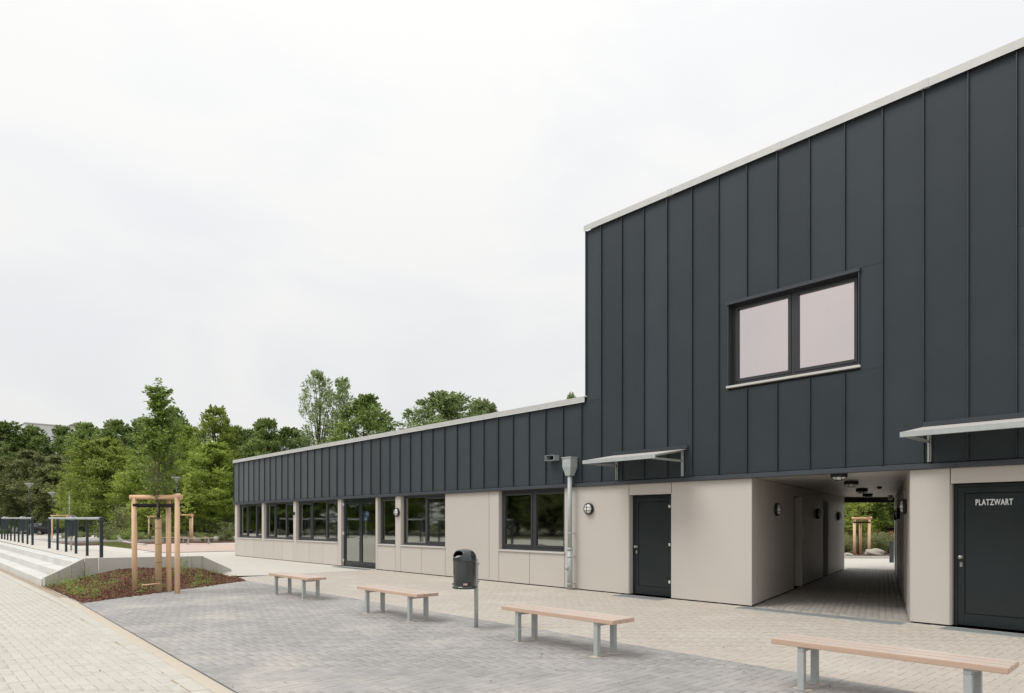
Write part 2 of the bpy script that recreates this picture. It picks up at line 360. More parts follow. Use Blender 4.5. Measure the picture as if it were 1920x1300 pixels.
# ---- block paving laid in herringbone
def herring(x0, x1, y0, y1, keep=None, w=0.1):
    out = []
    i0, i1 = int(math.floor(x0/w))-2, int(math.ceil(x1/w))+2; j0, j1 = int(math.floor(y0/w))-2, int(math.ceil(y1/w))+2
    for j in range(j0, j1):
        for i in range(i0, i1):
            m = (i-j) % 4
            if m == 0: a, b, c, d = i*w, (i+2)*w, j*w, (j+1)*w
            elif m == 3: a, b, c, d = i*w, (i+1)*w, j*w, (j+2)*w
            else: continue
            a, b, c, d = max(a, x0), min(b, x1), max(c, y0), min(d, y1)
            if b-a < 0.03 or d-c < 0.03: continue
            if keep and not keep((a+b)/2, (c+d)/2): continue
            out.append((a, b, c, d))
    return np.array(out)
def block_arrays(rects, z=0.0, gap=0.0022, ch=0.0025, low=0.03, jit=0.0011):
    n = len(rects); a, b, c, d = rects.T
    zt = z + NR.uniform(-jit, jit, n); tx = NR.uniform(-jit, jit, n)*0.7; ty = NR.uniform(-jit, jit, n)*0.7
    V = np.zeros((n, 12, 3))
    for k, (ins, dz) in enumerate(((gap+ch, 0), (gap, -ch), (gap, -low))):
        xs = [a+ins, b-ins, b-ins, a+ins]; ys = [c+ins, c+ins, d-ins, d-ins]
        for q in range(4):
            V[:, k*4+q, 0] = xs[q]; V[:, k*4+q, 1] = ys[q]
            V[:, k*4+q, 2] = zt + dz + (tx if q in (1, 2) else -tx) + (ty if q in (2, 3) else -ty)
    fs = [(0,1,2,3)] + [(4+i, 4+(i+1) % 4, (i+1) % 4, i) for i in range(4)] + [(8+i, 8+(i+1) % 4, 4+(i+1) % 4, 4+i) for i in range(4)]
    return V, np.array(fs)
def pave(parent, rects, m, label, nobj=300, z=0.0, xf=None, gap=0.0022):
    cx, cy = (rects[:, 0]+rects[:, 1])/2, (rects[:, 2]+rects[:, 3])/2
    dd = FW[0]*cx + FW[1]*(cy+DIST); xx = RT[0]*cx + RT[1]*(cy+DIST)
    u = CX + F*xx/np.maximum(dd, .1); v = CY + F*EYE/np.maximum(dd, .1)
    vis = (dd > 1) & (u > 5) & (u < 1915) & (v < 1296)
    order = np.argsort(np.where(vis, dd, 1e9)); pick = order[:nobj]; pick = pick[vis[pick]]
    V, fs = block_arrays(rects, z, gap)
    if xf is not None:
        V2 = V.copy(); V2[..., 0] = xf[0] + V[..., 0]*xf[2] - V[..., 1]*xf[3]; V2[..., 1] = xf[1] + V[..., 0]*xf[3] + V[..., 1]*xf[2]; V = V2
    for i in pick:
        me = bpy.data.meshes.new('paver'); c = V[i].mean(0); c[2] = z
        me.from_pydata((V[i]-c).tolist(), [], fs.tolist()); o = link('paver', me, m, parent); o.location = c
    rest = np.ones(len(rects), bool); rest[pick] = False; Vr = V[rest]; n = len(Vr)
    Fq = (fs[None] + (np.arange(n)*12)[:, None, None]).reshape(-1, 4)
    o = link('paver_field', npmesh('paver_field', Vr.reshape(-1, 3), Fq, np.repeat(NR.rand(n), 12)), m, parent)
    tag(o, label, kind='stuff')
EDGE = -9.02
def edge(x): return -8.985 - 0.036*max(0.0, x+15.2)      # line between cream and grey paving
def trim(rects, lo=None, hi=None):
    out = []
    for a, b, c, d in rects:
        m = (a+b)/2
        if lo: c = max(c, lo(m))
        if hi: d = min(d, hi(m))
        if d-c > 0.028: out.append((a, b, c, d))
    return np.array(out)
def inbed(x, y):            # planting bed outline (front edge slants)
    t = (y+8.98)/(8.98-4.73); xe = -15.2 + (-18.1+15.2)*t
    return x < xe - 0.15 and -8.9 < y < -4.75
cp = sheet('cream_paving', [(-60,-16),(4,-16),(4,edge(4)),(-15.2,edge(-15.2)),(-60,edge(-60))], -0.006, 'sandjoint')
tag(cp, 'cream block paving laid in herringbone beside the steps', kind='structure')
pave(cp, trim(herring(-32, 1.0, -12.4, -9.2), hi=lambda x: edge(x)-.30), 'cream', 'cream herringbone pavers farther off')
soldier = np.array([(-32+0.2*i, -31.8+0.2*i, edge(-31.9+.2*i)-.30, edge(-31.9+.2*i)-.13) for i in range(165)])
pave(cp, soldier, 'cream', 'cream edging course pavers', 40)
o = sheet('far_cream', [(-90,-30),(4,-30),(4,-12.4),(-32,-12.4),(-32,-9.0),(-90,-9.0)], -0.003, 'cream', cp)
gp = sheet('grey_paving', [(-19.5,edge(-19)+.02),(-15.2,edge(-15.2)+.02),(5,edge(5)+.02),(5,-4.68),(-19.5,-4.68)], -0.0042, 'sandpale')
tag(gp, 'grey herringbone block paving under the benches', kind='structure')
pave(gp, trim(herring(-18.6, 2.0, -9.7, -4.68, lambda x, y: not inbed(x, y)), lo=lambda x: edge(x)+.012), 'grey', 'grey herringbone pavers farther off', gap=0.0026)
bp_ = sheet('beige_paving', [(-19.4,-4.68),(6,-4.68),(6,0.04),(-3.69,0.04),(-6.3,0.04),(-19.4,0.04)], -0.0042, 'sandbeige')
tag(bp_, 'beige block paving along the foot of the building', kind='structure')
pave(bp_, herring(-19.4, 2.5, -4.68, 0.02), 'beige', 'beige herringbone pavers farther off')
# loose sand swept against the edge between cream and grey, ragged on both sides
mb = MB(); xs = np.arange(-16.5, 4.0, 0.06); pv = None
for x in xs:
    s1 = 0.5+0.5*math.sin(x*1.7)*math.sin(x*0.61+1); a = edge(x)-.132-0.012*rnd.random()-0.03*s1; b = edge(x)-.005+0.008*rnd.random()
    cur = [(x, a, 0.0015), (x, (a+b)/2, 0.011+0.003*rnd.random()), (x, b, 0.0025)]
    if pv: mb.add(pv+cur, [(0,3,4,1),(1,4,5,2)])
    pv = cur
so = mb.build('sand_strip', 'sand', None, True); tag(so, 'strip of loose yellow sand between cream and grey paving', kind='structure')
mb = MB()
for i in range(20): mb.obox((-15.2+i, edge(-15.2+i)), (-14.208+i, edge(-14.208+i)), 0.018, -0.08, 0.006, -0.009)
ks = mb.build('edging_strip', 'flash'); tag(ks, 'thin dark edging strip bordering the grey paving', kind='structure')
# ---- raised plaza, pink court, path and lawn beyond
pl = grid('upper_plaza', -110, -19.4, -7.86, 9.0, 120, 48, lambda x, y: terr(x, y)+0.001 - (0.30 if (x > -20.6 and y < -5.0) else 0.0), 'plaza'); tag(pl, 'pale raised plaza behind the steps and planting bed', kind='structure')
pk = sheet('pink_court', [un(a, b, .02)[:2] for a, b in ((302,1036.6),(452,1033.0),(452,1019.6),(300,1018.2),(262,1018.4),(254,1029.5))], 0.022, 'pink'); tag(pk, 'pinkish block-paved court in front of two far benches', kind='structure')
mb = MB(); mb.box(-38.26, -38.10, -2.2, 6, -0.05, 0.014)
tag(mb.build('slot_drain', 'galv'), 'narrow slot drain between plaza and pink court', kind='structure')
mb = MB(); mb.box(-57, -52.0, -6, 12, -0.05, 0.06)
tag(mb.build('planting_strip', 'mulch'), 'strip of bark soil with young plants behind the far benches', kind='structure')
mb = MB(); mb.box(-70, -57, -20, 14, -0.05, 0.13)
pth = mb.build('path', 'path'); tag(pth, 'grey path with a raised edge behind the plants', kind='structure')
mb = MB()
for i in range(14): mb.box(-57.15, -56.95, -6+i*1.3, -4.71+i*1.3, -.05, 0.22)
kb = mb.build('kerb', 'concrete'); tag(kb, 'low concrete kerb along the grey path', kind='structure')
LP = [unt(110,1009.5), unt(180,1012.5), unt(215,1017), unt(247,1025), unt(246,1029.5), unt(188,1023)]
def inpoly(x, y, P):
    c = False; n = len(P)
    for i in range(n):
        x1, y1, x2, y2 = P[i][0], P[i][1], P[(i+1) % n][0], P[(i+1) % n][1]
        if (y1 > y) != (y2 > y) and x < (x2-x1)*(y-y1)/(y2-y1)+x1: c = not c
    return c
lw = MB(); lw.add([(p[0], p[1], terr(p[0], p[1])+0.03) for p in LP]+[(p[0], p[1], terr(p[0], p[1])-0.1) for p in LP], [tuple(range(6))]+[(i, (i+1) % 6, 6+(i+1) % 6, 6+i) for i in range(6)])
lo = lw.build('lawn', 'grass'); tag(lo, 'small patch of new lawn on the raised plaza', kind='structure')

# ================================================================== BUILDING
B = thing('school_building', (0, 0, 0), 'long dark metal-clad building with taupe ground floor and a passage', 'building')
XL = fx(440.3); XR = 3.4; XC = fx(1101); DEEP = 11.4
ZF0, ZF1 = 2.35, 2.43; ZL = 4.27; ZU = 8.10
PA, PB = (fx(1410), 0.0), (-9.26, 11.4)          # passage, left wall
PC, PD = (fx(1706), 0.0), (-8.20, 12.72)         # passage, right wall
# -- ground floor bays
bays = [('win', 444.8, 490.8, [464.6, 480.4], [459.5, 475.0]), ('win', 494.6, 549.9, [516.8, 536.2], [512.5, 530.0]),
        ('win', 555.0, 633.2, [585.0, 612.0], [579.5, 605.5]), ('ddoor', 639.6, 704.0, None, None),
        ('win', 708.2, 741.0, [], []), ('win', 751.3, 834.6, [798.5], [790.5]), ('win', 935.2, 1058.6, [1000.5], [992.5]),
        ('door', 1179.3, 1258.6, None, None), ('pdoor', 1781.6, 1960.0, None, None)]
REC = 0.105
ZS = 0.835       # sill height
ZD = 2.118       # door head
G = 0.006        # half joint
RIV = MB()
def panel(x0, x1, z0, z1, y0=0.0, t=0.010, name='facade_panel', m='tan'):
    nx_ = max(1, round((x1-x0)/.6)); nz_ = max(1, round((z1-z0)/.62))
    for i in range(nx_+1):
        for j in range(nz_+1): RIV.tube((x0+.035+(x1-x0-.07)*i/nx_, y0+.001, z0+.04+(z1-z0-.08)*j/nz_), (x0+.035+(x1-x0-.07)*i/nx_, y0-.003, z0+.04+(z1-z0-.08)*j/nz_), .0075, .006, n=8)
    return MB().box(x0+G, x1-G, y0, y0+t, z0, z1).build(name, m, B, bevel=0.0015)
def core(x0, x1, z0, z1, y0=0.03, y1=0.34):
    return MB().box(x0, x1, y0, y1, z0, z1)
cur = XL
BASE = 0.022
def addcore(x0, x1, z0, z1, y0=0.03, y1=0.34): MB().box(x0, x1, y0, y1, z0, z1).build('wall_core', 'core', B)
splits = {3: []}
fixed_joints = [fx(917), fx(1066)]
spans = []
for k, (kind, a, b, mul, jts) in enumerate(bays):
    x0, x1 = fx(a), fx(b)
    if kind == 'pdoor': x1 = x0 + 1.16
    spans.append((kind, x0, x1, mul, jts))
# solid stretches between openings
edges = [XL]
for kind, x0, x1, mul, jts in spans: edges += [x0, x1]
edges += [XR]
for i in range(0, len(edges), 2):
    a, b = edges[i], edges[i+1]
    pieces = [a] + [j for j in fixed_joints if a+0.02 < j < b-0.02] + [b]
    if a < PA[0] < b:
        pieces = None
        panel(a, PA[0], BASE, ZF0-0.003); addcore(a+0.004, PA[0]-0.12, 0.0, ZF0-0.01)
        panel(PC[0], b, BASE, ZF0-0.003); addcore(PC[0]+0.03, b-0.004, 0.0, ZF0-0.01)
    else:
        if b > 2 : pieces = [a, a+1.2, a+2.4, b]
        for p, q in zip(pieces[:-1], pieces[1:]): panel(p, q, BASE, ZF0-0.003)
        addcore(a+0.004, b-0.004, 0.0, ZF0-0.01)
# windows
def frame_rect(mb, x0, x1, y0, y1, z0, z1, w, wb=None, wt=None):
    wb = w if wb is None else wb; wt = w if wt is None else wt
    mb.box(x0, x0+w, y0, y1, z0, z1); mb.box(x1-w, x1, y0, y1, z0, z1)
    mb.box(x0+w, x1-w, y0, y1, z0, z0+wb); mb.box(x0+w, x1-w, y0, y1, z1-wt, z1)
def make_window(x0, x1, z0, z1, mulx, yrec, glass='glass', sash=None):
    wroot = MB(); frame_rect(wroot, x0, x1, yrec, yrec+0.075, z0, z1, 0.058, 0.075, 0.058)
    for mx_ in mulx: wroot.box(mx_-0.032, mx_+0.032, yrec+0.001, yrec+0.074, z0+0.075, z1-0.058)
    wdw = wroot.build('window', 'frame', B, bevel=0.003)
    cuts = [x0+0.058] + [c for m_ in mulx for c in (m_-0.032, m_+0.032)] + [x1-0.058]
    for i in range(0, len(cuts), 2):
        p, q = cuts[i], cuts[i+1]; idx = i//2
        if sash is None or sash[idx]:
            s = MB(); frame_rect(s, p+0.004, q-0.004, yrec-0.012, yrec+0.06, z0+0.079, z1-0.062, 0.055); s.build('sash', 'frame', wdw, bevel=0.004)
            e = 0.059
        else: e = 0.0
        MB().box(p+e-0.004, q-e+0.004, yrec+0.030, yrec+0.046, z0+0.071+e, z1-0.054-e).build('pane', glass, wdw)
    return wdw
sash_cfg = {0: [1,0,1], 1: [1,0,1], 2: [1,0,1], 4: [1], 5: [0,1], 6: [1,1]}
for k, (kind, x0, x1, mul, jts) in enumerate(spans):
    if kind == 'win':
        mulx = [fx(u, REC) for u in mul]
        w = make_window(x0+0.012, x1-0.012, ZS+0.012, ZF0-0.004, mulx, REC, sash=sash_cfg[k])
        s = MB(); y0, y1 = -0.035, REC+0.01
        s.add([(x0-0.02,y0,ZS-.034),(x1+0.012,y0,ZS-.034),(x1+0.012,y1,ZS-.034),(x0-0.02,y1,ZS-.034),(x0-0.02,y0,ZS),(x1+0.012,y0,ZS),(x1+0.012,y1,ZS+.011),(x0-0.02,y1,ZS+.011)],
              [(0,3,2,1),(4,5,6,7),(0,1,5,4),(1,2,6,5),(2,3,7,6),(3,0,4,7)])
        s.build('sill', 'sill', w, bevel=0.003)
        for xx in (x0-0.021, x1+0.010): MB().box(xx, xx+0.004, -0.036, -0.002, ZS-.036, ZS+.008).build('sill_cap', 'sill', w)
        for xa, xb in ((x0+0.0, x0+0.010), (x1-0.010, x1-0.0)):
            MB().box(xa, xb, 0.0105, REC+0.012, ZS+0.012, ZF0-0.004).build('reveal', 'tan', w)
        MB().box(x0+0.03, x0+0.05, REC+0.09, 0.36, ZS, ZF0).build('inner_jamb', 'jamb', w)
        js = [x0] + [fx(u) for u in jts] + [x1]
        for p, q in zip(js[:-1], js[1:]): panel(p, q, BASE, ZS-0.036)
        addcore(x0+0.004, x1-0.004, 0.0, ZS-0.04)
    else:
        # reveals for the doors
        head = ZF0 if kind == 'ddoor' else ZD
        for xa, xb in ((x0, x0+0.010), (x1-0.010, x1)):
            MB().box(xa, xb, 0.0105, 0.14, BASE, head-0.003).build('door_reveal', 'tan', B)
        if kind != 'ddoor':
            panel(x0, x1, ZD, ZF0-0.003); addcore(x0+0.004, x1-0.004, ZD+0.02, ZF0-0.01, 0.03, 0.34)

def handle(parent, x, y, z, s=1):
    h = MB(); h.tube((x, y, z), (x, y-0.012, z), 0.026, n=14); h.tube((x, y-0.01, z), (x, y-0.055, z), 0.010, n=10)
    h.tube((x, y-0.05, z), (x+s*0.105, y-0.05, z), 0.0095, n=10); h.tube((x, y, z-0.085), (x, y-0.012, z-0.085), 0.022, n=14)
    h.tube((x, y-0.011, z-0.085), (x, y-0.03, z-0.085), 0.010, n=10)
    h.build('handle', 'steel', parent, True)
def knob(parent, x, y, z):
    h = MB(); h.lathe([(0.030, 0), (0.030, 0.010), (0.014, 0.014), (0.013, 0.035), (0.027, 0.045), (0.029, 0.06), (0.020, 0.068)], 16)
    h.v = [(x+a, y-c, z+b) for a, b, c in h.v]; h.build('handle', 'steel', parent, True)
    h = MB(); h.box(x-0.018, x+0.018, y-0.010, y, z-0.145, z-0.075); h.tube((x, y-0.01, z-0.105), (x, y-0.028, z-0.105), 0.012, n=10)
    h.build('lock_cylinder', 'steel', parent, bevel=0.004)
# solid doors
for k, (kind, x0, x1, mul, jts) in enumerate(spans):
    if kind in ('door', 'pdoor'):
        y = 0.125
        fr = MB(); a, b = x0+0.012, x1-0.012
        fr.box(a, a+0.05, y-0.01, y+0.08, 0.012, ZD-0.004); fr.box(b-0.05, b, y-0.01, y+0.08, 0.012, ZD-0.004); fr.box(a+.05, b-.05, y-0.01, y+0.08, ZD-0.054, ZD-0.004)
        d = fr.build('door', 'doorpaint', B, bevel=0.003)
        tag(d, 'dark door lettered PLATZWART' if kind == 'pdoor' else 'plain dark door under the small canopy')
        lf = MB(); a2, b2 = a+0.053, b-0.053; z1 = ZD-0.058; w = 0.085
        frame_rect(lf, a2, b2, y, y+0.05, 0.025, z1, w, 0.17, w)
        lf.build('leaf_frame', 'doorpaint', d, bevel=0.002)
        MB().box(a2+w+0.006, b2-w-0.006, y+0.010, y+0.05, 0.201, z1-w-0.006).build('leaf_panel', 'doorpaint', d, bevel=0.003)
        MB().box(a2, b2, y+0.03, y+0.055, 0.025, z1-0.002).build('leaf_back', 'core', d)
        knob(d, a2+0.042, y, 1.02 if kind == 'door' else 1.03)
        if kind == 'door':
            for hz in (0.30, 1.06, 1.84): MB().box(fx(1256, .09)-.035, fx(1256, .09)+.006, y-0.035, y-0.008, hz, hz+0.055).build('hinge', 'white', d, bevel=0.003)
        else:
            for hz in (0.30, 1.06, 1.84): MB().box(b-0.028, b+0.006, y-0.035, y-0.008, hz, hz+0.05).build('hinge', 'white', d, bevel=0.003)
            cu = bpy.data.curves.new('lettering', 'FONT'); cu.body = 'PLATZWART'; cu.size = 0.115; cu.extrude = 0.0012; cu.align_x = 'LEFT'; cu.space_character = 1.12; cu.offset = 0.0026
            to = bpy.data.objects.new('lettering_tmp', cu); COL.objects.link(to)
            bpy.context.view_layer.update()
            me = bpy.data.meshes.new_from_object(to.evaluated_get(bpy.context.evaluated_depsgraph_get())); bpy.data.objects.remove(to)
            wx = max(v.co.x for v in me.vertices) - min(v.co.x for v in me.vertices)
            xa, xb = fx(1829, y), fx(1899, y); sc = (xb-xa)/wx
            dd = depth_of(xa, y); zb = zv(947.5, dd); zt = zv(936.5, dd); hh = max(v.co.y for v in me.vertices)
            mnx = min(v.co.x for v in me.vertices)
            for v in me.vertices: v.co = ((v.co.x-mnx)*sc+xa, y+0.0085-v.co.z, zb + v.co.y/hh*(zt-zb))
            link('lettering', me, 'letter', d)
    if kind == 'ddoor':
        y = 0.10; a, b = x0+0.012, x1-0.012; zt = ZF0-0.004
        fr = MB(); frame_rect(fr, a, b, y-0.005, y+0.08, 0.012, zt, 0.055, 0.03, 0.085)
        d = fr.build('glazed_door', 'doorpaint', B, bevel=0.003); mid = fx(676.5, y)
        for p, q in ((a+0.058, mid-0.003), (mid+0.003, b-0.058)):
            lf = MB(); frame_rect(lf, p, q, y-0.012, y+0.05, 0.045, zt-0.088, 0.085, 0.16, 0.085)
            l = lf.build('door_leaf', 'doorpaint', d, bevel=0.003)
            MB().box(p+0.081, q-0.081, y+0.014, y+0.030, 0.20, zt-0.169).build('pane', 'glass', d)
        handle(d, mid-0.045, y-0.012, 1.03, -1)
        for hz in (0.16, 1.10, 2.12): MB().box(a-0.004, a+0.05, y-0.045, y-0.014, hz, hz+0.10).build('hinge', 'white', d, bevel=0.004)
RIV.build('rivets', 'sill', B)['kind'] = 'stuff'
# -- base flashing
FLY = -0.075
xs = [XL-0.04] + [XL+3.2*i for i in range(1, 10)] + [XR]
xs = [x for x in xs if x < XR-0.5] + [XR]
for a, b in zip(xs[:-1], xs[1:]):
    m_ = MB(); a2, b2 = a+0.002, b-0.002
    prof = [(-0.005, ZF1+0.02), (-0.030, ZF1+0.012), (FLY, ZF1-0.012), (FLY-0.004, ZF0+0.008), (FLY+0.004, ZF0), (0.02, ZF0), (0.02, ZF1+0.02)]
    n = len(prof); m_.add([(a2, p[0], p[1]) for p in prof]+[(b2, p[0], p[1]) for p in prof], [(i, i+n, (i+1) % n+n, (i+1) % n) for i in range(n)]+[tuple(range(n)), tuple(range(2*n-1, n-1, -1))])
    m_.build('base_flashing', 'flash', B)
# -- standing seam cladding
SP = 0.578; X50 = fx(1907, -.03)
seams = []
x = X50
while x > XL+0.12: seams.append(x); x -= SP
x = X50+SP
while x < XR-0.1: seams.append(x); x += SP
seams.sort()
YP = -0.032
WX0, WX1 = fx(1366, -0.03), fx(1612, -0.03); WZ0, WZ1 = 4.075, 5.64
SL, SR = min(seams, key=lambda s: abs(s-fx(1353, -.03))), min(seams, key=lambda s: abs(s-fx(1657, -.03)))
XCs = min(seams, key=lambda s: abs(s-fx(1131, -.03)))      # first full-height seam
def clad(x0, x1, z0, z1, seam=True):
    p = MB().box(x0+0.001, x1-0.001, YP+rnd.uniform(-.0012, .0012), -0.004, z0, z1).build('cladding_panel', 'zinc', B)
    if seam:
        s = MB(); s.add([(x1-0.009,YP+.004,z0),(x1+0.009,YP+.004,z0),(x1+0.0065,YP-0.034,z0),(x1-0.0065,YP-0.034,z0),(x1-0.009,YP+.004,z1),(x1+0.009,YP+.004,z1),(x1+0.0065,YP-0.034,z1),(x1-0.0065,YP-0.034,z1)],
              [(0,1,2,3),(4,7,6,5),(0,4,5,1),(1,5,6,2),(2,6,7,3),(3,7,4,0)])
        s.build('standing_seam', 'seam', p)
    return p
allx = [XL] + seams + [XR]
zb = ZF1+0.022
for a, b in zip(allx[:-1], allx[1:]):
    if b < XCs - 0.1: clad(a, b, zb, ZL)
    elif abs(b-XCs) < 0.05: clad(a, b, zb, ZL-0.002, False); clad(XC+0.02, b, ZL+0.004, ZU); clad(b-0.02, b, zb, ZL-0.002)
    elif a >= SL-0.05 and b <= SR+0.05:
        clad(a, b, zb, WZ0-0.075); clad(a, b, WZ1+0.012, ZU)
        if a < WX0 < b: clad(a, WX0-0.005, WZ0-0.071, WZ1+0.008, False)
        if a < WX1 < b: clad(WX1+0.005, b, WZ0-0.071, WZ1+0.008, True)
    elif a >= X50-0.05 and a < X50+3*SP:
        clad(a, b, zb, WZ0-0.075); clad(a, b, WZ0-0.071, WZ1+0.008); clad(a, b, WZ1+0.012, ZU)
    else: clad(a, b, zb, ZU)
MB().box(XC-0.008, XC+0.022, YP-0.03, 0.0, ZL+0.125, ZU).build('corner_trim', 'seam', B)
MB().box(XL-0.012, XL+0.012, YP-0.03, 0.0, zb, ZL).build('corner_trim', 'seam', B)
# upper window
uw = make_window(WX0+0.012, WX1-0.012, WZ0+0.015, WZ1-0.012, [fx(1487, 0.08)], 0.085, 'coated')
MB().box(WX0-0.03, WX1+0.02, -0.075, 0.1, WZ0-0.028, WZ0+0.012).build('sill', 'sill', uw, bevel=0.004)
hd = MB(); hd.box(WX0-0.03, WX1+0.02, -0.085, 0.1, WZ1-0.012, WZ1+0.010); hd.box(WX0-0.03, WX1+0.02, -0.085, -0.072, WZ1-0.045, WZ1-0.011)
hd.build('header_flashing', 'flash', uw)
for xa, xb in ((WX0-0.004, WX0+0.012), (WX1-0.012, WX1+0.004)): MB().box(xa, xb, -0.060, 0.1, WZ0+0.012, WZ1-0.012).build('reveal', 'flash', uw)
MB().box(WX0, WX1, 0.9, 0.95, WZ0-.3, WZ1+.3).build('room_blind', 'inside', uw)
# copings in lengths
def coping(x0, x1, zt, h, step, back):
    n = max(1, round((x1-x0)/step)); w = (x1-x0)/n
    for i in range(n):
        a, b = x0+i*w, x0+(i+1)*w-0.004
        m_ = MB(); m_.box(a, b, -0.085, -0.078, zt-h, zt); m_.box(a, b, -0.078, back, zt-0.008, zt)
        m_.add([(a,-0.085,zt-h),(b,-0.085,zt-h),(b,-0.10,zt-h-0.012),(a,-0.10,zt-h-0.012)], [(0,1,2,3)])
        m_.build('coping_piece', 'coping', B)
        if i < n-1: MB().box(b-0.05, b+0.06, -0.0885, back, zt-h+0.004, zt+0.003).build('coping_joint', 'coping', B)
coping(XL-0.03, XC-0.004, ZL+0.115, 0.125, 3.0, 0.5); coping(XC-0.03, XR, ZU+0.12, 0.125, 2.35, 0.5)
# body behind the cladding (roof, rear and inner walls)
m_ = MB()
m_.box(XL+0.02, XC-0.02, -0.003, 7.0, 2.46, 4.27); m_.build('roof_block', 'core', B)
m_ = MB(); m_.box(XC+0.02, WX0, -0.003, DEEP, 2.46, 8.1); m_.box(WX1, XR, -0.003, DEEP, 2.46, 8.1); m_.box(WX0, WX1, -0.003, DEEP, 2.46, WZ0-.03); m_.box(WX0, WX1, -0.003, DEEP, WZ1+0.01, 8.1); m_.box(WX0, WX1, 1.0, DEEP, WZ0-.03, WZ1+.01)
m_.build('upper_block', 'core', B)
m_ = MB(); m_.box(XL, -10.0, 0.34, 7.0, -0.02, 0.02); m_.build('room_floor', 'insidefloor', B)
for q in range(9):                       # rear wall of the low wing with its own row of windows
    a = XL+0.1+q*2.42; b = min(a+2.42, -10.1)
    MB().box(a, b, 6.9, 7.0, 0.02, 0.85).build('rear_parapet', 'inside', B); MB().box(a, b, 6.9, 7.0, 2.2, 2.46).build('rear_lintel', 'inside', B)
    MB().box(a, a+.35, 6.9, 7.0, 0.85, 2.2).build('rear_pier', 'inside', B)
    if b-a > 1: make_rear = MB(); frame_rect(make_rear, a+.35, b, 6.92, 6.98, .85, 2.2, .06); make_rear.build('rear_window_frame', 'frame', B)
for px in (-13.6, -10.05): MB().box(px-.05, px+.05, 0.345, 6.9, 0.02, 2.40).build('room_wall', 'inside', B)
MB().box(XL, XL+0.1, 0.345, 7.0, 0.02, 2.40).build('room_wall', 'inside', B)
MB().box(XL+.1, -10.0, 0.345, 6.9, 2.40, 2.458).build('room_ceiling', 'inside', B)
for px in (-29.3, -26.2, -23.0, -17.4, -15.2):
    MB().box(px-.7, px+.7, 2.2, 3.0, .72, .75).build('room_table', 'jamb', B)
m_ = MB(); m_.box(PD[0]+.1, XR, DEEP+1.2, DEEP+1.3, 0, 8.1); m_.box(XR-.1, XR, 0.05, DEEP+1.2, 0, 8.1); m_.build('rear_wall', 'tan', B)
MB().box(-10.0, PB[0]-.1, DEEP-.1, DEEP, 0, 2.46).build('rear_wall', 'tan', B); MB().box(-10.0, -9.98, .35, DEEP-.1, 0, 2.46).build('rear_wall', 'tan', B)
# -- passage
def wall_openings(p, q, outs, side, name):
    """panelled passage wall p->q with door recesses; side +1: thickness to the left of p->q"""
    L_ = math.hypot(q[0]-p[0], q[1]-p[1]); ux, uy = (q[0]-p[0])/L_, (q[1]-p[1])/L_
    P = lambda t: (p[0]+ux*t, p[1]+uy*t)
    t = 0.012; segs = []
    for a, b in outs: segs.append((t, a)); t = b
    segs.append((t, L_))
    for a, b in segs:
        n = max(1, round((b-a)/1.25))
        for i in range(n):
            s, e = a+(b-a)*i/n+0.003, a+(b-a)*(i+1)/n-0.003
            MB().obox(P(s), P(e), 0.012*side, 0.03, 2.362).build(name, 'tan', B)
        MB().obox(P(max(a, 0.12)), P(b), 0.2*side, 0.0, 2.40, 0.014*side).build('passage_core', 'core', B)
    for a, b in outs:
        dr = MB().obox(P(a), P(b), 0.04*side, 0.01, 2.14, 0.17*side).build('passage_door', 'doorpaint', B)
        for s in (a, b-0.012): MB().obox(P(s), P(s+0.012), 0.17*side, 0.01, 2.14, 0.0).build('door_jamb', 'tan', dr)
        MB().obox(P(a), P(b), 0.02*side, 2.14, 2.362, 0.0).build('door_head', 'tan', dr)
        hx = P(a+0.12); h = MB(); nx, ny = uy*side, -ux*side   # towards the passage
        c = (hx[0]-nx*0.155, hx[1]-ny*0.155, 1.03); h.tube(c, (c[0]+nx*.06, c[1]+ny*.06, 1.03), .012); h.tube((c[0]+nx*.055, c[1]+ny*.055, 1.03), (c[0]+nx*.055+ux*.11, c[1]+ny*.055+uy*.11, 1.03), .01)
        h.build('handle', 'steel', dr, True)
lw_len = lambda y, p, q: y/(q[1]-p[1])*math.hypot(q[0]-p[0], q[1]-p[1])
wall_openings(PA, PB, [(lw_len(3.6, PA, PB), lw_len(4.55, PA, PB)), (lw_len(7.4, PA, PB), lw_len(8.3, PA, PB))], 1, 'passage_panel')
wall_openings(PC, PD, [(lw_len(a, PC, PD), lw_len(a+1.0, PC, PD)) for a in (1.75, 4.6, 7.4, 10.6)], -1, 'passage_panel')
for i in range(9):
    t0, t1 = i/9+0.001, (i+1)/9-0.0003
    P = [(PA[0]+(PB[0]-PA[0])*t0, PA[1]+.02+(PB[1]-PA[1])*t0), (PC[0]+(PD[0]-PC[0])*t0, PC[1]+.02+(PD[1]-PC[1])*t0), (PC[0]+(PD[0]-PC[0])*t1, PC[1]+(PD[1]-PC[1])*t1), (PA[0]+(PB[0]-PA[0])*t1, PA[1]+(PB[1]-PA[1])*t1)]
    MB().add([(x, y, 2.366) for x, y in P]+[(x, y, 2.39) for x, y in P], [(0,3,2,1),(4,5,6,7),(0,1,5,4),(1,2,6,5),(2,3,7,6),(3,0,4,7)]).build('soffit_panel', 'ceil', B)
MB().add([(PA[0]-.3,-0.004,2.395),(PC[0]+.3,-0.004,2.395),(PD[0]+.3,PD[1],2.395),(PB[0]-.3,PB[1],2.395)], [(0,3,2,1)]).build('passage_roof', 'core', B)
MB().obox(PB, PD, 0.25, 2.19, 2.362).build('end_beam', 'core', B)
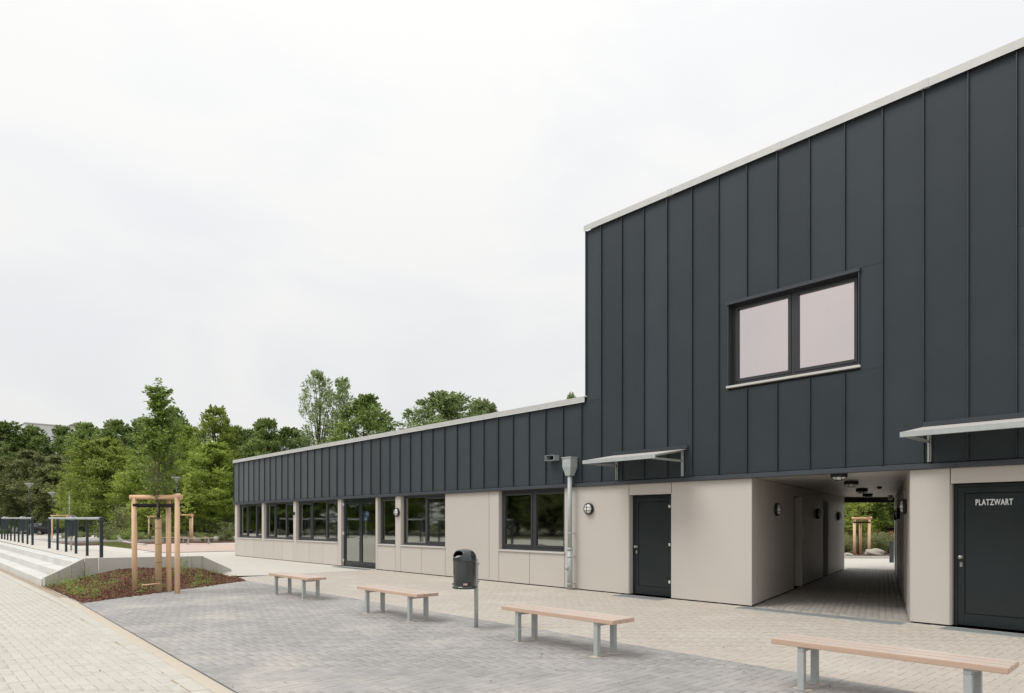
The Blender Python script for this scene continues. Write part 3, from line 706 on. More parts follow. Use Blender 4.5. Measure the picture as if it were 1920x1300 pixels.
# passage floor, pavers in line with the right wall
ang = math.atan2(PD[1]-PC[1], PD[0]-PC[0]); ca, sa = math.cos(ang), math.sin(ang)
pf = sheet('passage_floor', [(PA[0]-.05, 0.03), (PC[0]+.05, 0.03), (PD[0]+.05, PD[1]), (PB[0]-.05, PB[1])], -0.0042, 'sandpale'); tag(pf, 'block-paved floor of the covered passage', kind='structure')
rects = []
for j in range(-2, 32):
    for i in range(-2, 75):
        x0 = i*0.2 + (0.1 if j % 2 else 0); y0 = j*0.1
        xx, yy = x0+.1, y0+.05; wx, wy = PC[0]+xx*ca-yy*sa, xx*sa+yy*ca
        if wy < 0.06 or wy > 12.3: continue
        tl = PA[0]+(PB[0]-PA[0])*wy/11.4; tr = PC[0]+(PD[0]-PC[0])*wy/12.72
        if tl+0.02 < wx < tr-0.02: rects.append((x0, x0+.2, y0, y0+.1))
pave(pf, np.array(rects), 'passpaver', 'grey-brown pavers of the passage floor', 0, 0.0, (PC[0], 0.0, ca, sa), gap=0.004)

# ================================================================== FITTINGS ON THE BUILDING
def lamp(name, loc, rot, label, group):
    r = thing(name, loc, label, 'lamp', group); r.rotation_euler = rot
    b = MB(); b.lathe([(0.118, 0), (0.132, 0.006), (0.135, 0.045), (0.128, 0.062), (0.108, 0.064), (0.104, 0.05)], 28, cap=False)
    b.v = [(x, -z, y) for x, y, z in b.v]; b.build('housing', 'black', r, True)
    d = MB(); d.lathe([(0.106, 0.03), (0.106, 0.052), (0.098, 0.075), (0.075, 0.092), (0.04, 0.101), (0.008, 0.104)], 24)
    d.v = [(x, -z, y) for x, y, z in d.v]; d.build('diffuser', 'diffuser', r, True)
    def arc(f):
        m2 = MB(); pts = [f(t/10) for t in range(11)]
        for p, q in zip(pts[:-1], pts[1:]): m2.tube(p, q, 0.0052, n=6)
        m2.build('guard_bar', 'black', r, True)
    dome = lambda q: -(0.062 + 0.052*math.sqrt(max(0, 1-q*q)))
    arc(lambda t: (0.0, dome(2*t-1), 0.122*(2*t-1)))
    for zz in (-0.042, 0.042): arc(lambda t: (0.112*(2*t-1), dome(min(1, math.hypot(2*t-1, zz/0.12))), zz))
    return r
x = fx(746, -0.05); lamp('wall_lamp', (fx(745.5, 0), -0.001, 1.85), (0,0,0), 'round caged wall lamp on the narrow pillar beside the glazed double door', 'round caged wall lamps')
lamp('wall_lamp', (fx(1105.5, 0), -0.001, 1.845), (0,0,0), 'round caged wall lamp to the right of the downpipe', 'round caged wall lamps')
angL = math.atan2(PB[1]-PA[1], PB[0]-PA[0]); angR = math.atan2(PD[1]-PC[1], PD[0]-PC[0])
for i, (u, v) in enumerate(((1454, 955.5), (1531, 963.6), (1570, 968))):
    px, py, d = online(u, *PA, *PB); lamp('wall_lamp', (px, py, zv(v, d)), (0, 0, angL), ['caged wall lamp on the left passage wall nearest its mouth', 'caged wall lamp on the left passage wall between the two doorways', 'caged wall lamp on the left passage wall closest to its far end'][i], 'passage wall lamps')
for i, (u, v) in enumerate(((1700, 950), (1687, 963), (1681, 967))):
    px, py, d = online(u, *PC, *PD); lamp('wall_lamp', (px, py, zv(v, d)), (0, 0, angR+math.pi), ['caged wall lamp on the right passage wall nearest its mouth', 'second caged wall lamp on the right passage wall', 'third and deepest caged wall lamp on the right passage wall'][i], 'passage wall lamps')
for i, (u, v) in enumerate(((1573, 893), (1596, 908), (1616, 921), (1626.6, 930))):
    d = F*0.76/(CY-v); px, py = at(u, max(d, 11.5)); lamp('ceiling_lamp', (px, py, 2.364), (R(90), 0, angR), ['first caged ceiling lamp at the mouth of the passage', 'second caged ceiling lamp into the passage', 'third caged ceiling lamp into the passage', 'deepest caged ceiling lamp of the passage'][i], 'passage ceiling lamps')
px, py = at(1649, 15.8); m_ = MB(); m_.lathe([(0.055, 0), (0.05, -0.03), (0.025, -0.05), (0.004, -0.055)], 16, (px, py, 2.366)); tag(m_.build('motion_sensor', 'black', None, True), 'small dark dome sensor on the passage ceiling', 'sensor')
px, py = at(1669.6, 21.0); m_ = MB(); m_.lathe([(0.07, 0.0), (0.07, -0.07), (0.075, -0.072), (0.06, -0.12), (0.02, -0.15), (0.004, -0.152)], 18, (px, py, 2.366)); tag(m_.build('dome_camera', 'white', None, True), 'white dome camera at the far end of the passage ceiling', 'camera')
sx = fx(552.3); sb = thing('door_sensor', (sx, 0, 1.88), 'small black box on the pillar between two window bays', 'sensor')
MB().box(-0.04, 0.04, -0.05, -0.001, -0.06, 0.06).build('housing', 'black', sb, bevel=0.006); MB().box(-0.022, 0.022, -0.056, -0.049, -0.03, 0.03).build('lens', 'carglass', sb)
px, py, d = online(1505.5, *PA, *PB)
pn = thing('door_sign', (px, py, zv(999, d)), 'small white plate on the passage wall beside the first doorway', 'sign', rz=angL)
MB().box(-0.05, 0.05, -0.012, -0.001, -0.14, 0.14).build('plate', 'white', pn, bevel=0.002); MB().box(-0.06, 0.06, -0.004, -0.0005, -0.15, 0.15).build('backing', 'galv', pn)

def canopy(x0, x1, label):
    yb = -0.06; yf = -1.08; zbk = 2.975; zft = 2.80
    r = thing('door_canopy', ((x0+x1)/2, 0, 2.44), label, 'canopy', 'door canopies'); ox = (x0+x1)/2; oz = 2.44
    def loc(mb): mb.v = [(a-ox, b, c-oz) for a, b, c in mb.v]; return mb
    b = MB(); t = 0.014
    b.add([(x0,yb,zbk),(x1,yb,zbk),(x1,yf,zft),(x0,yf,zft),(x0,yb,zbk+t),(x1,yb,zbk+t),(x1,yf,zft+t),(x0,yf,zft+t)], [(0,3,2,1),(4,5,6,7),(0,1,5,4),(1,2,6,5),(2,3,7,6),(3,0,4,7)])
    loc(b).build('roof_board', 'canopy', r)
    f = MB(); f.box(x0, x1, yf-0.006, yf+0.002, zft-0.055, zft+0.018); f.box(x0, x1, yf, yf+0.05, zft-0.055, zft-0.047); loc(f).build('front_rail', 'galv', r)
    bx_ = [x0+0.07, x1-0.09]
    for xx in bx_:
        k = MB(); k.box(xx-0.025, xx+0.025, -0.068, -0.060, 2.455, zbk-0.01); k.box(xx-0.004, xx+0.004, -0.105, -0.068, 2.455, zbk-0.015); br = loc(k).build('bracket', 'galv', r)
        k = MB(); k.box(xx-0.02, xx+0.02, yf+0.03, -0.068, 2.765, 2.773); k.box(xx-0.004, xx+0.004, yf+0.03, -0.068, 2.735, 2.7655); loc(k).build('arm', 'galv', br)
        k = MB(); q = 0.032; k.add([(xx-.02,yb-.01,zbk-q),(xx+.02,yb-.01,zbk-q),(xx+.02,yf,zft-q),(xx-.02,yf,zft-q),(xx-.02,yb-.01,zbk-.002),(xx+.02,yb-.01,zbk-.002),(xx+.02,yf,zft-.002),(xx-.02,yf,zft-.002)], [(0,3,2,1),(4,5,6,7),(0,1,5,4),(1,2,6,5),(2,3,7,6),(3,0,4,7)]); loc(k).build('rafter', 'galv', br)
        for zz in (2.50, 2.90):
            k = MB(); k.tube((xx+0.012, -0.067, zz), (xx+0.012, -0.078, zz), 0.011, n=6); loc(k).build('bolt', 'steel', br)
    k = MB(); k.box(x0-0.01, x1+0.03, -0.075, -0.059, zbk+0.005, zbk+0.085); k.add([(x0-.01,-.075,zbk+.03),(x1+.03,-.075,zbk+.03),(x1+.03,-.13,zbk+.012),(x0-.01,-.13,zbk+.012)], [(0,1,2,3)])
    loc(k).build('wall_flashing', 'flash', r)
canopy(fx(1152, -.06), fx(1287, -.06), 'small sloping door canopy on galvanised brackets above the plain dark door')
canopy(fx(1733, -.06), fx(1733, -.06)+1.75, 'sloping door canopy on galvanised brackets above the PLATZWART door')

# downpipe with hopper
px = fx(1068.5, -0.16); py = -0.16
dp = thing('rainwater_downpipe', (px, py, 0), 'galvanised rain downpipe with a funnel-shaped hopper against the wall', 'downpipe')
h = MB()
def ring(z, wx, wy): return [(-wx, -wy, z), (wx, -wy, z), (wx, wy, z), (-wx, wy, z)]
R_ = [ring(2.605, .07, .07), ring(2.80, .125, .115), ring(3.02, .128, .117), ring(3.02, .112, .10), ring(2.82, .11, .10)]
h.add(sum(R_, []), [(k*4+i, k*4+(i+1) % 4, k*4+4+(i+1) % 4, k*4+4+i) for k in range(4) for i in range(4)]); hop = h.build('hopper', 'galv', dp)
rim = MB(); rr = [ring(3.005, .142, .132), ring(3.03, .146, .136), ring(3.03, .126, .114), ring(3.005, .126, .114)]
rim.add(sum(rr, []), [(k*4+i, k*4+(i+1) % 4, ((k+1) % 4)*4+(i+1) % 4, ((k+1) % 4)*4+i) for k in range(4) for i in range(4)]); rim.build('rim', 'galv', hop)
st = MB()
for i in range(8):
    a = i*math.pi/4; st.box(-0.004, 0.004, -0.1205, -0.116, 0.008, 0.034); st.v[-8:] = [(x*math.cos(a)-z*math.sin(a)-0.02, y, 2.93+x*math.sin(a)+z*math.cos(a)) for x, y, z in st.v[-8:]]
st.build('star_emblem', 'white', hop)
MB().tube((0, 0, 0.95), (0, 0, 2.62), 0.052, n=20).build('pipe', 'galv', dp, True)
lowp = MB().tube((0, 0, 0.02), (0, 0, 0.955), 0.060, n=20).build('standpipe', 'galv', dp, True)
MB().tube((0, 0, 0.90), (0, 0, 0.965), 0.068, n=20).build('collar', 'galv', lowp, True)
m_ = MB().tube((-0.03, -0.045, 0.50), (-0.042, -0.083, 0.50), 0.050, 0.046, n=18); m_.build('cleaning_cap', 'galv', lowp, True)
for zz in (0.12, 0.74, 1.28):
    m_ = MB().tube((0, 0, zz), (0, 0, zz+0.028), 0.066, n=20); m_.box(-0.008, 0.008, 0.05, 0.16, zz+.004, zz+.022); m_.box(0.06, 0.10, -0.012, 0.012, zz+.004, zz+.022); m_.build('pipe_clamp', 'galv', dp, True)
# roof spout
x0, x1 = fx(1021.5, -0.22), fx(1038, -0.22); zc = zv(859.5, depth_of(x0, -.22)); sp = thing('roof_spout', ((x0+x1)/2, 0, zc), 'square galvanised overflow spout sticking out of the dark cladding', 'spout'); w = (x1-x0)/2
m_ = MB(); m_.box(-w, w, -0.22, -0.03, 0.055, 0.061); m_.box(-w, w, -0.22, -0.03, -0.061, -0.055); m_.box(-w, -w+.006, -0.22, -0.03, -0.055, 0.055); m_.box(w-.006, w, -0.22, -0.03, -0.055, 0.055); m_.build('duct', 'galv', sp)
MB().box(-w+.006, w-.006, -0.036, -0.034, -0.055, 0.055).build('throat', 'core', sp)

# gratings set in the paving
def grate(x0, x1, y0, y1, label):
    g = thing('floor_grate', (x0, y0, 0), label, 'grate', 'gratings at the doors'); m_ = MB(); W_, H_ = x1-x0, y1-y0
    frame = MB(); t = 0.008
    for a in ((0, W_, 0, t), (0, W_, H_-t, H_), (0, t, t, H_-t), (W_-t, W_, t, H_-t)): frame.box(a[0], a[1], a[2], a[3], -0.008, 0.0075)
    frame.build('grate_frame', 'galv', g)
    n = int(W_/0.033)
    for i in range(1, n): m_.box(i*W_/n-0.0018, i*W_/n+0.0018, t, H_-t, -0.009, 0.0062)
    k = max(2, int(H_/0.033))
    for j in range(1, k): m_.box(t, W_-t, j*H_/k-0.0018, j*H_/k+0.0018, -0.009, 0.0056)
    m_.build('bar_mesh', 'galv', g)
    MB().box(t, W_-t, t, H_-t, -0.02, 0.0026).build('pit', 'core', g)
grate(fx(639, 0)+0.05, fx(704, 0)-0.05, -0.42, -0.06, 'galvanised floor grate before the glazed double door')
grate(fx(1180, 0)-0.12, fx(1259, 0)-0.02, -0.46, -0.06, 'galvanised floor grate before the plain dark door')
grate(PA[0]-0.12, PC[0]-0.02, -0.40, -0.06, 'long galvanised floor grate across the mouth of the passage')
grate(fx(1786, 0)-0.06, fx(1786, 0)+1.2, -0.42, -0.06, 'galvanised floor grate before the PLATZWART door')

# ================================================================== BENCHES AND BIN
def make_bench():
    r = thing('park_bench', (0,0,0), 'x', 'bench'); Lh = 0.925
    for i in range(3):
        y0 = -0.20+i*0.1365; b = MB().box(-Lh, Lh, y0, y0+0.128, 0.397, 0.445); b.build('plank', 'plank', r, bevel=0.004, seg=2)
    for sx in (-1, 1):
        for sy in (-1, 1):
            x, y = sx*0.655, sy*0.15
            l = MB(); l.box(x-.029, x+.029, y-.029, y-.023, -0.02, 0.352); l.box(x-.029, x-.023, y-.0225, y+.029, -0.02, 0.352); l.box(x+.023, x+.029, y-.0225, y+.029, -0.02, 0.352); l.box(x-.0225, x+.0225, y+.023, y+.029, -0.02, 0.352)
            l.build('leg', 'galv', r)
        MB().box(sx*0.655-.028, sx*0.655+.028, -0.18, 0.18, 0.353, 0.397).build('crossbar', 'galv', r, bevel=0.003)
    return r
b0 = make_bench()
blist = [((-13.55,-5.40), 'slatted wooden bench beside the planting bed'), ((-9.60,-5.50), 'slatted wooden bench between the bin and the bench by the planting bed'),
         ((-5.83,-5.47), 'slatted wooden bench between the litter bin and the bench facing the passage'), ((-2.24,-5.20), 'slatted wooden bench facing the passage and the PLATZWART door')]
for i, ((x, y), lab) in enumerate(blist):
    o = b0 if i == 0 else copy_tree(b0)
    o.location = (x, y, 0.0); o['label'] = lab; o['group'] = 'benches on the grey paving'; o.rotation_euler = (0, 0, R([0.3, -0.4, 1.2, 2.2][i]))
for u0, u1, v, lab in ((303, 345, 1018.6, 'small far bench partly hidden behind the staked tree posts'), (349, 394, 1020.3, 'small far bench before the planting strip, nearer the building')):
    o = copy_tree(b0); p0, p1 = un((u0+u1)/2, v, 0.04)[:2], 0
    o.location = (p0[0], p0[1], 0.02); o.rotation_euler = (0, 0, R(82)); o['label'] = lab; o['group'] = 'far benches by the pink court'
# sand collars round the bench legs
m_ = MB()
for (x, y), _ in blist:
    for sx in (-1, 1):
        for sy in (-1, 1):
            n = 10; c = (x+sx*.655, y+sy*.15)
            ringp = [(c[0]+(.055+.05*rnd.random())*math.cos(2*math.pi*i/n), c[1]+(.05+.03*rnd.random())*math.sin(2*math.pi*i/n), 0.002) for i in range(n)]
            m_.add([(c[0], c[1], 0.010)]+ringp, [(0, 1+i, 1+(i+1) % n) for i in range(n)])
tag(m_.build('sand_collar', 'sand', None, True), 'little collars of sand around the bench legs', kind='stuff')

bx, by = -7.81, -5.25
bn = thing('litter_bin', (bx, by, 0), 'dark grey dome-topped litter bin on a galvanised post', 'bin')
MB().tube((0, 0, -0.02), (0, 0, 1.0), 0.030, n=18).build('post', 'galv', bn, True)
m_ = MB(); cy_ = -0.215; ex, ey = 0.182, 0.165; n = 48
prof = [(0.0, .605), (.93, .605), (.955, .62), (.985, .80), (1.0, .985)]
m_.lathe(prof, n, (0, cy_, 0), ex, ey, cap=False); m_.build('body', 'binpaint', bn, True)
m_ = MB(); m_.lathe([(0.0, .588), (1.04, .588), (1.06, .596), (1.04, .618), (.95, .625)], n, (0, cy_, 0), ex, ey, cap=False); m_.build('base_rim', 'binpaint', bn, True)
# hood with a real oval opening
hp = [(1.015, .982), (1.03, .988), (1.03, 1.0)]
for i in range(1, 17):
    a = i/16*math.pi/2; hp.append((1.02*math.cos(a)**0.75 if i < 16 else 0.0, 1.0+0.158*math.sin(a)))
m_ = MB(); m_.lathe(hp, 72, (0, cy_, 0), ex, ey, cap=False)
def hole(p, k=1.0):
    # oval in the front (towards -y) of the dome, tilted up
    x, y, z = p; yy = (y-cy_)/ey
    return yy < -0.05 and (x/(0.105*k))**2 + ((z-1.085)/(0.050*k))**2 < 1
fs = []
for q in m_.f:
    c = [sum(m_.v[i][a] for i in q)/len(q) for a in range(3)]
    if not hole(c): fs.append(q)
m_.f = fs; hood = m_.build('hood', 'binpaint', bn, True)
sol = hood.modifiers.new('thick', 'SOLIDIFY'); sol.thickness = 0.006; sol.offset = -1
pts = []
for i in range(40):
    a = 2*math.pi*i/40; x = 0.108*math.cos(a); z = 1.085+0.052*math.sin(a); s = max(0, min(1, (z-1.0)/0.158)); rr_ = 1.02*math.cos(math.asin(s))**0.75
    yy = math.sqrt(max(0, rr_**2-(x/ex)**2)); pts.append((x, cy_-ey*yy-0.002, z))
m_ = MB()
for i in range(40): m_.tube(pts[i], pts[(i+1) % 40], 0.0065, n=6, cap=False)
m_.build('opening_rim', 'binpaint', hood, True)
m_ = MB(); m_.add([(-.085, cy_-.128, 1.030), (.085, cy_-.128, 1.030), (.085, cy_-.07, 1.064), (-.085, cy_-.07, 1.064), (-.085, cy_-.128, 1.024), (.085, cy_-.128, 1.024), (.085, cy_-.07, 1.058), (-.085, cy_-.07, 1.058)], [(0,1,2,3),(7,6,5,4),(0,4,5,1),(1,5,6,2),(2,6,7,3),(3,7,4,0)])
m_.build('ashtray_plate', 'galv', hood)
m_ = MB(); m_.lathe([(0.0, .98), (.985, .98)], 40, (0, cy_, 0), ex, ey, cap=False); m_.build('inner_floor', 'core', bn)
m_ = MB(); m_.box(-0.02, 0.02, -0.05, -0.02, .62, 1.0); m_.box(-.034, .034, -.035, .036, .66, .69); m_.box(-.034, .034, -.035, .036, .92, .95); m_.build('post_clamp', 'galv', bn, bevel=.003)
for zz in (.675, .935): MB().tube((0.0, 0.03, zz), (0.0, 0.055, zz), 0.010, n=8).build('bolt', 'steel', bn)
sa_ = R(-38); c = (ex*.975*math.cos(sa_), cy_+ey*.975*math.sin(sa_)); m_ = MB()
tx, ty = -math.sin(sa_)*ex, math.cos(sa_)*ey; tl = math.hypot(tx, ty); tx, ty = tx/tl, ty/tl; nx_, ny_ = ty, -tx
st_ = MB().obox((c[0]-tx*.027+nx_*.008, c[1]-ty*.027+ny_*.008), (c[0]+tx*.027+nx_*.008, c[1]+ty*.027+ny_*.008), .010, .645, .672, -.003).build('sticker', 'white', bn)
for z0_, z1_ in ((.647, .652), (.663, .670)): MB().obox((c[0]-tx*.025+nx_*.0125, c[1]-ty*.025+ny_*.0125), (c[0]+tx*.025+nx_*.0125, c[1]+ty*.025+ny_*.0125), .002, z0_, z1_).build('sticker_stripe', 'red', st_)
lk = MB(); a_ = R(-118); lx, ly = ex*.965*math.cos(a_), cy_+ey*.965*math.sin(a_)
lk.tube((lx, ly+.01, .655), (lx, ly-.012, .655), .010, n=10); lk.box(lx-.006, lx+.006, ly-.018, ly-.010, .635, .672); lk.build('lock', 'steel', bn)

# ================================================================== STEPS, BED WALL, RAILS
sr = thing('concrete_steps', (-19.75, -8.98, 0), 'flight of three long pale concrete steps up to the raised plaza', 'steps')
xo, yo = -19.75, -8.98
for k, (yf, yb, zt) in enumerate(((-8.98,-8.58,.175), (-8.62,-8.21,.36), (-8.25,-7.84,.545))):
    sl = 0.0045
    xe = [-19.85, -20.05, -20.19][k]; i = 0
    while xe > -62:
        L_ = 1.0; a, b = xe-L_+0.006, xe; dz = 0.0045*max(0, min(30, -xe-22))*0.8
        m_ = MB(); m_.box(a-xo, b-xo, yf-yo, yb-yo, -0.02 if k == 0 else zt-0.24, zt+dz); m_.build('step_block', 'step', sr, bevel=0.008); xe -= L_; i += 1
wl_ = thing('bed_retaining_wall', (-19.7, -8.93, 0), 'low concrete slab wall folding round the back of the planting bed', 'wall')
WP = [(-19.70,-8.93,.225), (-19.83,-8.62,.36), (-19.96,-8.34,.49), (-20.17,-8.02,.63), (-20.13,-7.72,.63), (-19.86,-6.84,.63), (-19.45,-5.66,.63), (-19.40,-5.42,.63), (-19.66,-4.92,.41), (-19.95,-4.42,.19)]
for p, q in zip(WP[:-1], WP[1:]):
    l = math.hypot(q[0]-p[0], q[1]-p[1]); e = 0.004/l
    p2 = (p[0]+(q[0]-p[0])*e-(-19.7), p[1]+(q[1]-p[1])*e+8.93); q2 = (q[0]-(q[0]-p[0])*e+19.7, q[1]-(q[1]-p[1])*e+8.93)
    MB().obox(p2, q2, 0.09, -0.05, p[2], 0.0, q[2]).build('wall_panel', 'concrete', wl_, bevel=0.006)
rail_u = [[190, 163.5, 142.5, 124, 108, 92.5], [61, 51.5, 42.8, 35, 27.6, 20.4, 14.3, 8.8, 3.3]]
RY = -7.42
for gi, us in enumerate(rail_u):
    xs = [fx(u, RY) for u in us]; g0 = terr(xs[0], RY)
    r = thing('hand_rail', (xs[0], RY, g0), ['dark post-and-rail barrier at the step top, ending by the planting bed', 'farther dark post-and-rail barrier along the top of the steps'][gi], 'railing', 'barriers at the top of the steps')
    H_ = 1.10
    for i, x in enumerate(xs):
        dz = terr(x, RY)-g0; big = i in (0, len(xs)-1)
        m_ = MB(); w = 0.040 if big else 0.033; m_.box(x-xs[0]-w, x-xs[0]+w, -w, w, dz-0.05, dz+H_-0.035); m_.box(x-xs[0]-w-.008, x-xs[0]+w+.008, -w-.008, w+.008, dz-0.02, dz+0.008); m_.build('post', 'greenmetal', r, bevel=.004)
    for a, b in zip(xs[:-1], xs[1:]):
        m_ = MB(); m_.tube((a-xs[0]-.012, 0, terr(a, RY)-g0+H_), (b-xs[0]+.012, 0, terr(b, RY)-g0+H_), 0.034, n=12); m_.build('rail', 'galv', r, True)
    for x in (xs[0], xs[-1]):
        m_ = MB(); m_.lathe([(.0, -.05), (.05, -.045), (.058, 0), (.04, .04), (.0, .052)], 14, (x-xs[0], 0, terr(x, RY)-g0+H_), cap=False); m_.build('end_cap', 'greenmetal', r, True)
def rail_bin(u, lab):
    x = fx(u, RY+0.3); z = terr(x, RY)
    r = thing('rail_bin', (x, RY+0.30, z), lab, 'bin', 'bins behind the barrier')
    m_ = MB(); m_.lathe([(0, .50), (.92, .50), (1, .53), (1.0, 1.0)], 28, (0,0,0), .19, .165, cap=False); m_.build('body', 'greenmetal', r, True)
    m_ = MB(); m_.lathe([(1.03, .99), (1.03, 1.02), (.95, 1.10), (.7, 1.16), (.35, 1.195), (0, 1.20)], 28, (0,0,0), .19, .165, cap=False); m_.build('hood', 'binpaint', r, True)
    MB().tube((-.24, 0, -.02), (-.24, 0, 1.05), .03).build('post', 'galv', r, True)
    for zz in (.62, .95): MB().box(-.28, -.17, -.02, .02, zz, zz+.03).build('clamp', 'white', r)
rail_bin(136, 'dark bin behind the barrier nearest the planting bed'); rail_bin(42.5, 'dark bin behind the farther barrier, right one of two'); rail_bin(9.5, 'dark bin behind the farther barrier, left one of two')

# ================================================================== PLANTING BED
BP = [(-15.2,-8.96), (-18.1,-4.74), (-19.98,-4.40), (-19.68,-4.92), (-19.42,-5.42), (-19.47,-5.66), (-19.88,-6.84), (-20.15,-7.72), (-20.18,-8.02), (-19.98,-8.34), (-19.85,-8.62), (-19.72,-8.92)]
def edge_d(x, y):
    # distance from the two open (front / left) edges
    def ld(a, b):
        dx, dy = b[0]-a[0], b[1]-a[1]; return abs((x-a[0])*dy-(y-a[1])*dx)/math.hypot(dx, dy)
    d2 = abs(y+8.95)
    return min(ld(BP[0], BP[1]), d2*0.9), ld(BP[1], BP[2])
def bed_h(x, y):
    a, b = edge_d(x, y); e = min(a, b*1.5)
    return 0.012 + 0.42*sstep(e/2.3)*(0.86+0.14*math.sin(x*2.1+y*1.7)) + 0.012*math.sin(x*7+y*3)*math.sin(y*9-x*4)*min(1, e*4)
gx = np.arange(-20.3, -15.0, 0.08); gy = np.arange(-9.0, -4.3, 0.08); idx = {}; V = []; Fq = []
for i, x in enumerate(gx):
    for j, y in enumerate(gy): idx[i, j] = len(V); V.append((x, y, bed_h(x, y) if inpoly(x, y, BP) else -0.06))
for i in range(len(gx)-1):
    for j in range(len(gy)-1):
        if any(inpoly(gx[i+a], gy[j+b], BP) for a in (0, 1) for b in (0, 1)): Fq.append((idx[i, j], idx[i+1, j], idx[i+1, j+1], idx[i, j+1]))
V = np.array(V); Fq = np.array(Fq); nb = len(V)
# bark chips
N = 11000; pts = []
while len(pts) < N:
    x, y = rnd.uniform(-20.2, -15.1), rnd.uniform(-8.98, -4.4)
    if inpoly(x, y, BP): pts.append((x, y, bed_h(x, y)))
for _ in range(260):     # chips spilled on to the paving
    t = rnd.random(); pts.append((BP[0][0]+(BP[1][0]-BP[0][0])*t+abs(rnd.gauss(0, .05)), BP[0][1]+(BP[1][1]-BP[0][1])*t, 0.006))
C = np.array(pts); N = len(C)
a = NR.normal(size=(N, 3)); a[:, 2] *= .45; a /= np.linalg.norm(a, axis=1)[:, None]
nn = NR.normal(size=(N, 3))*.5+np.array([0, 0, 1.0]); b = np.cross(nn, a); b /= np.linalg.norm(b, axis=1)[:, None]; c3 = np.cross(a, b)
l = NR.uniform(.012, .045, N)[:, None]; w = NR.uniform(.006, .015, N)[:, None]; t = NR.uniform(.002, .005, N)[:, None]
C[:, 2] += .004
cor = [C+sa_*a*l+sb_*b*w*(1 if sa_ > 0 else .6)+sc_*c3*t for sc_ in (-1, 1) for (sa_, sb_) in ((-1,-1),(1,-1),(1,1),(-1,1))]
VV = np.stack(cor, 1).reshape(-1, 3); bf = np.array([(4,5,6,7),(0,1,5,4),(1,2,6,5),(2,3,7,6),(3,0,4,7)])
FF = (bf[None]+(np.arange(N)*8)[:, None, None]).reshape(-1, 4)
chipm = leafmat('bark_chip', (0.085, 0.036, 0.022), (0.27, 0.135, 0.080), 0.0, 0.8)
mu = link('bark_mulch', npmesh('bark_mulch', V, Fq, np.zeros(nb), True), 'mulch'); tag(mu, 'mounded bed of red-brown bark mulch', kind='structure')
chv = np.repeat(NR.rand(N)**1.6, 8); ck = link('bark_chips', npmesh('bark_chips', VV, FF, chv), chipm); tag(ck, 'loose red-brown bark chips covering the planting bed', kind='stuff')

def leaves_mesh(name, C, Nrm, L_, W_, vv, dirs=None, fold=0.0):
    """one diamond leaf per point"""
    n = len(C); Nrm = Nrm/np.linalg.norm(Nrm, axis=1)[:, None]
    d = NR.normal(size=(n, 3)) if dirs is None else dirs
    a = d-(d*Nrm).sum(1)[:, None]*Nrm; a /= np.maximum(np.linalg.norm(a, axis=1)[:, None], 1e-6); b = np.cross(Nrm, a)
    L_ = np.broadcast_to(L_, (n,))[:, None]; W_ = np.broadcast_to(W_, (n,))[:, None]
    P = np.stack([C-a*L_*.5, C+b*W_*.5+a*L_*.05+Nrm*fold*W_, C+a*L_*.5, C-b*W_*.5+a*L_*.05+Nrm*fold*W_], 1)
    return P.reshape(-1, 3), np.arange(4*n).reshape(-1, 4), np.repeat(vv, 4)
# weeds
Cs, Ns, Ls, vv = [], [], [], []
spots = []
while len(spots) < 52:
    x, y = rnd.uniform(-20.0, -15.3), rnd.uniform(-8.9, -4.5)
    if inpoly(x, y, BP) and (rnd.random() < .45 or min(edge_d(x, y)) < 1.2): spots.append((x, y))
for x, y in spots:
    s = rnd.choice([.05, .08, .12, .16, .20]); k = int(24+s*300); z = bed_h(x, y)
    p = NR.normal(size=(k, 3))*np.array([s, s, s*.45]); p[:, 2] = np.abs(p[:, 2])+.01
    Cs.append(p+np.array([x, y, z])); Ns.append(NR.normal(size=(k, 3))*.6+np.array([0, 0, .9])); Ls.append(NR.uniform(.02, .055, k)); vv.append(np.clip(NR.rand(k)*.7+rnd.uniform(-.2, .4), 0, 1))
    if rnd.random() < .4:
        for q in range(rnd.randint(2, 5)):
            hh = rnd.uniform(.15, .38); k2 = 14; tt = np.linspace(.2, 1, k2)[:, None]; dirv = np.array([rnd.gauss(0, .25), rnd.gauss(0, .25), 1.0])
            Cs.append(np.array([x+rnd.gauss(0, .03), y+rnd.gauss(0, .03), z])+tt*dirv*hh+NR.normal(size=(k2, 3))*.012); Ns.append(NR.normal(size=(k2, 3))+np.array([0, 0, .5])); Ls.append(NR.uniform(.02, .045, k2)); vv.append(NR.rand(k2))
Cs, Ns, Ls, vv = map(np.concatenate, (Cs, Ns, Ls, vv)); P, Q, A = leaves_mesh('w', Cs, Ns, Ls, Ls*.5, vv, fold=.2)
tag(link('weeds', npmesh('weeds', P, Q, A), 'weed'), 'scattered green weeds sprouting in the bark mulch', kind='stuff')

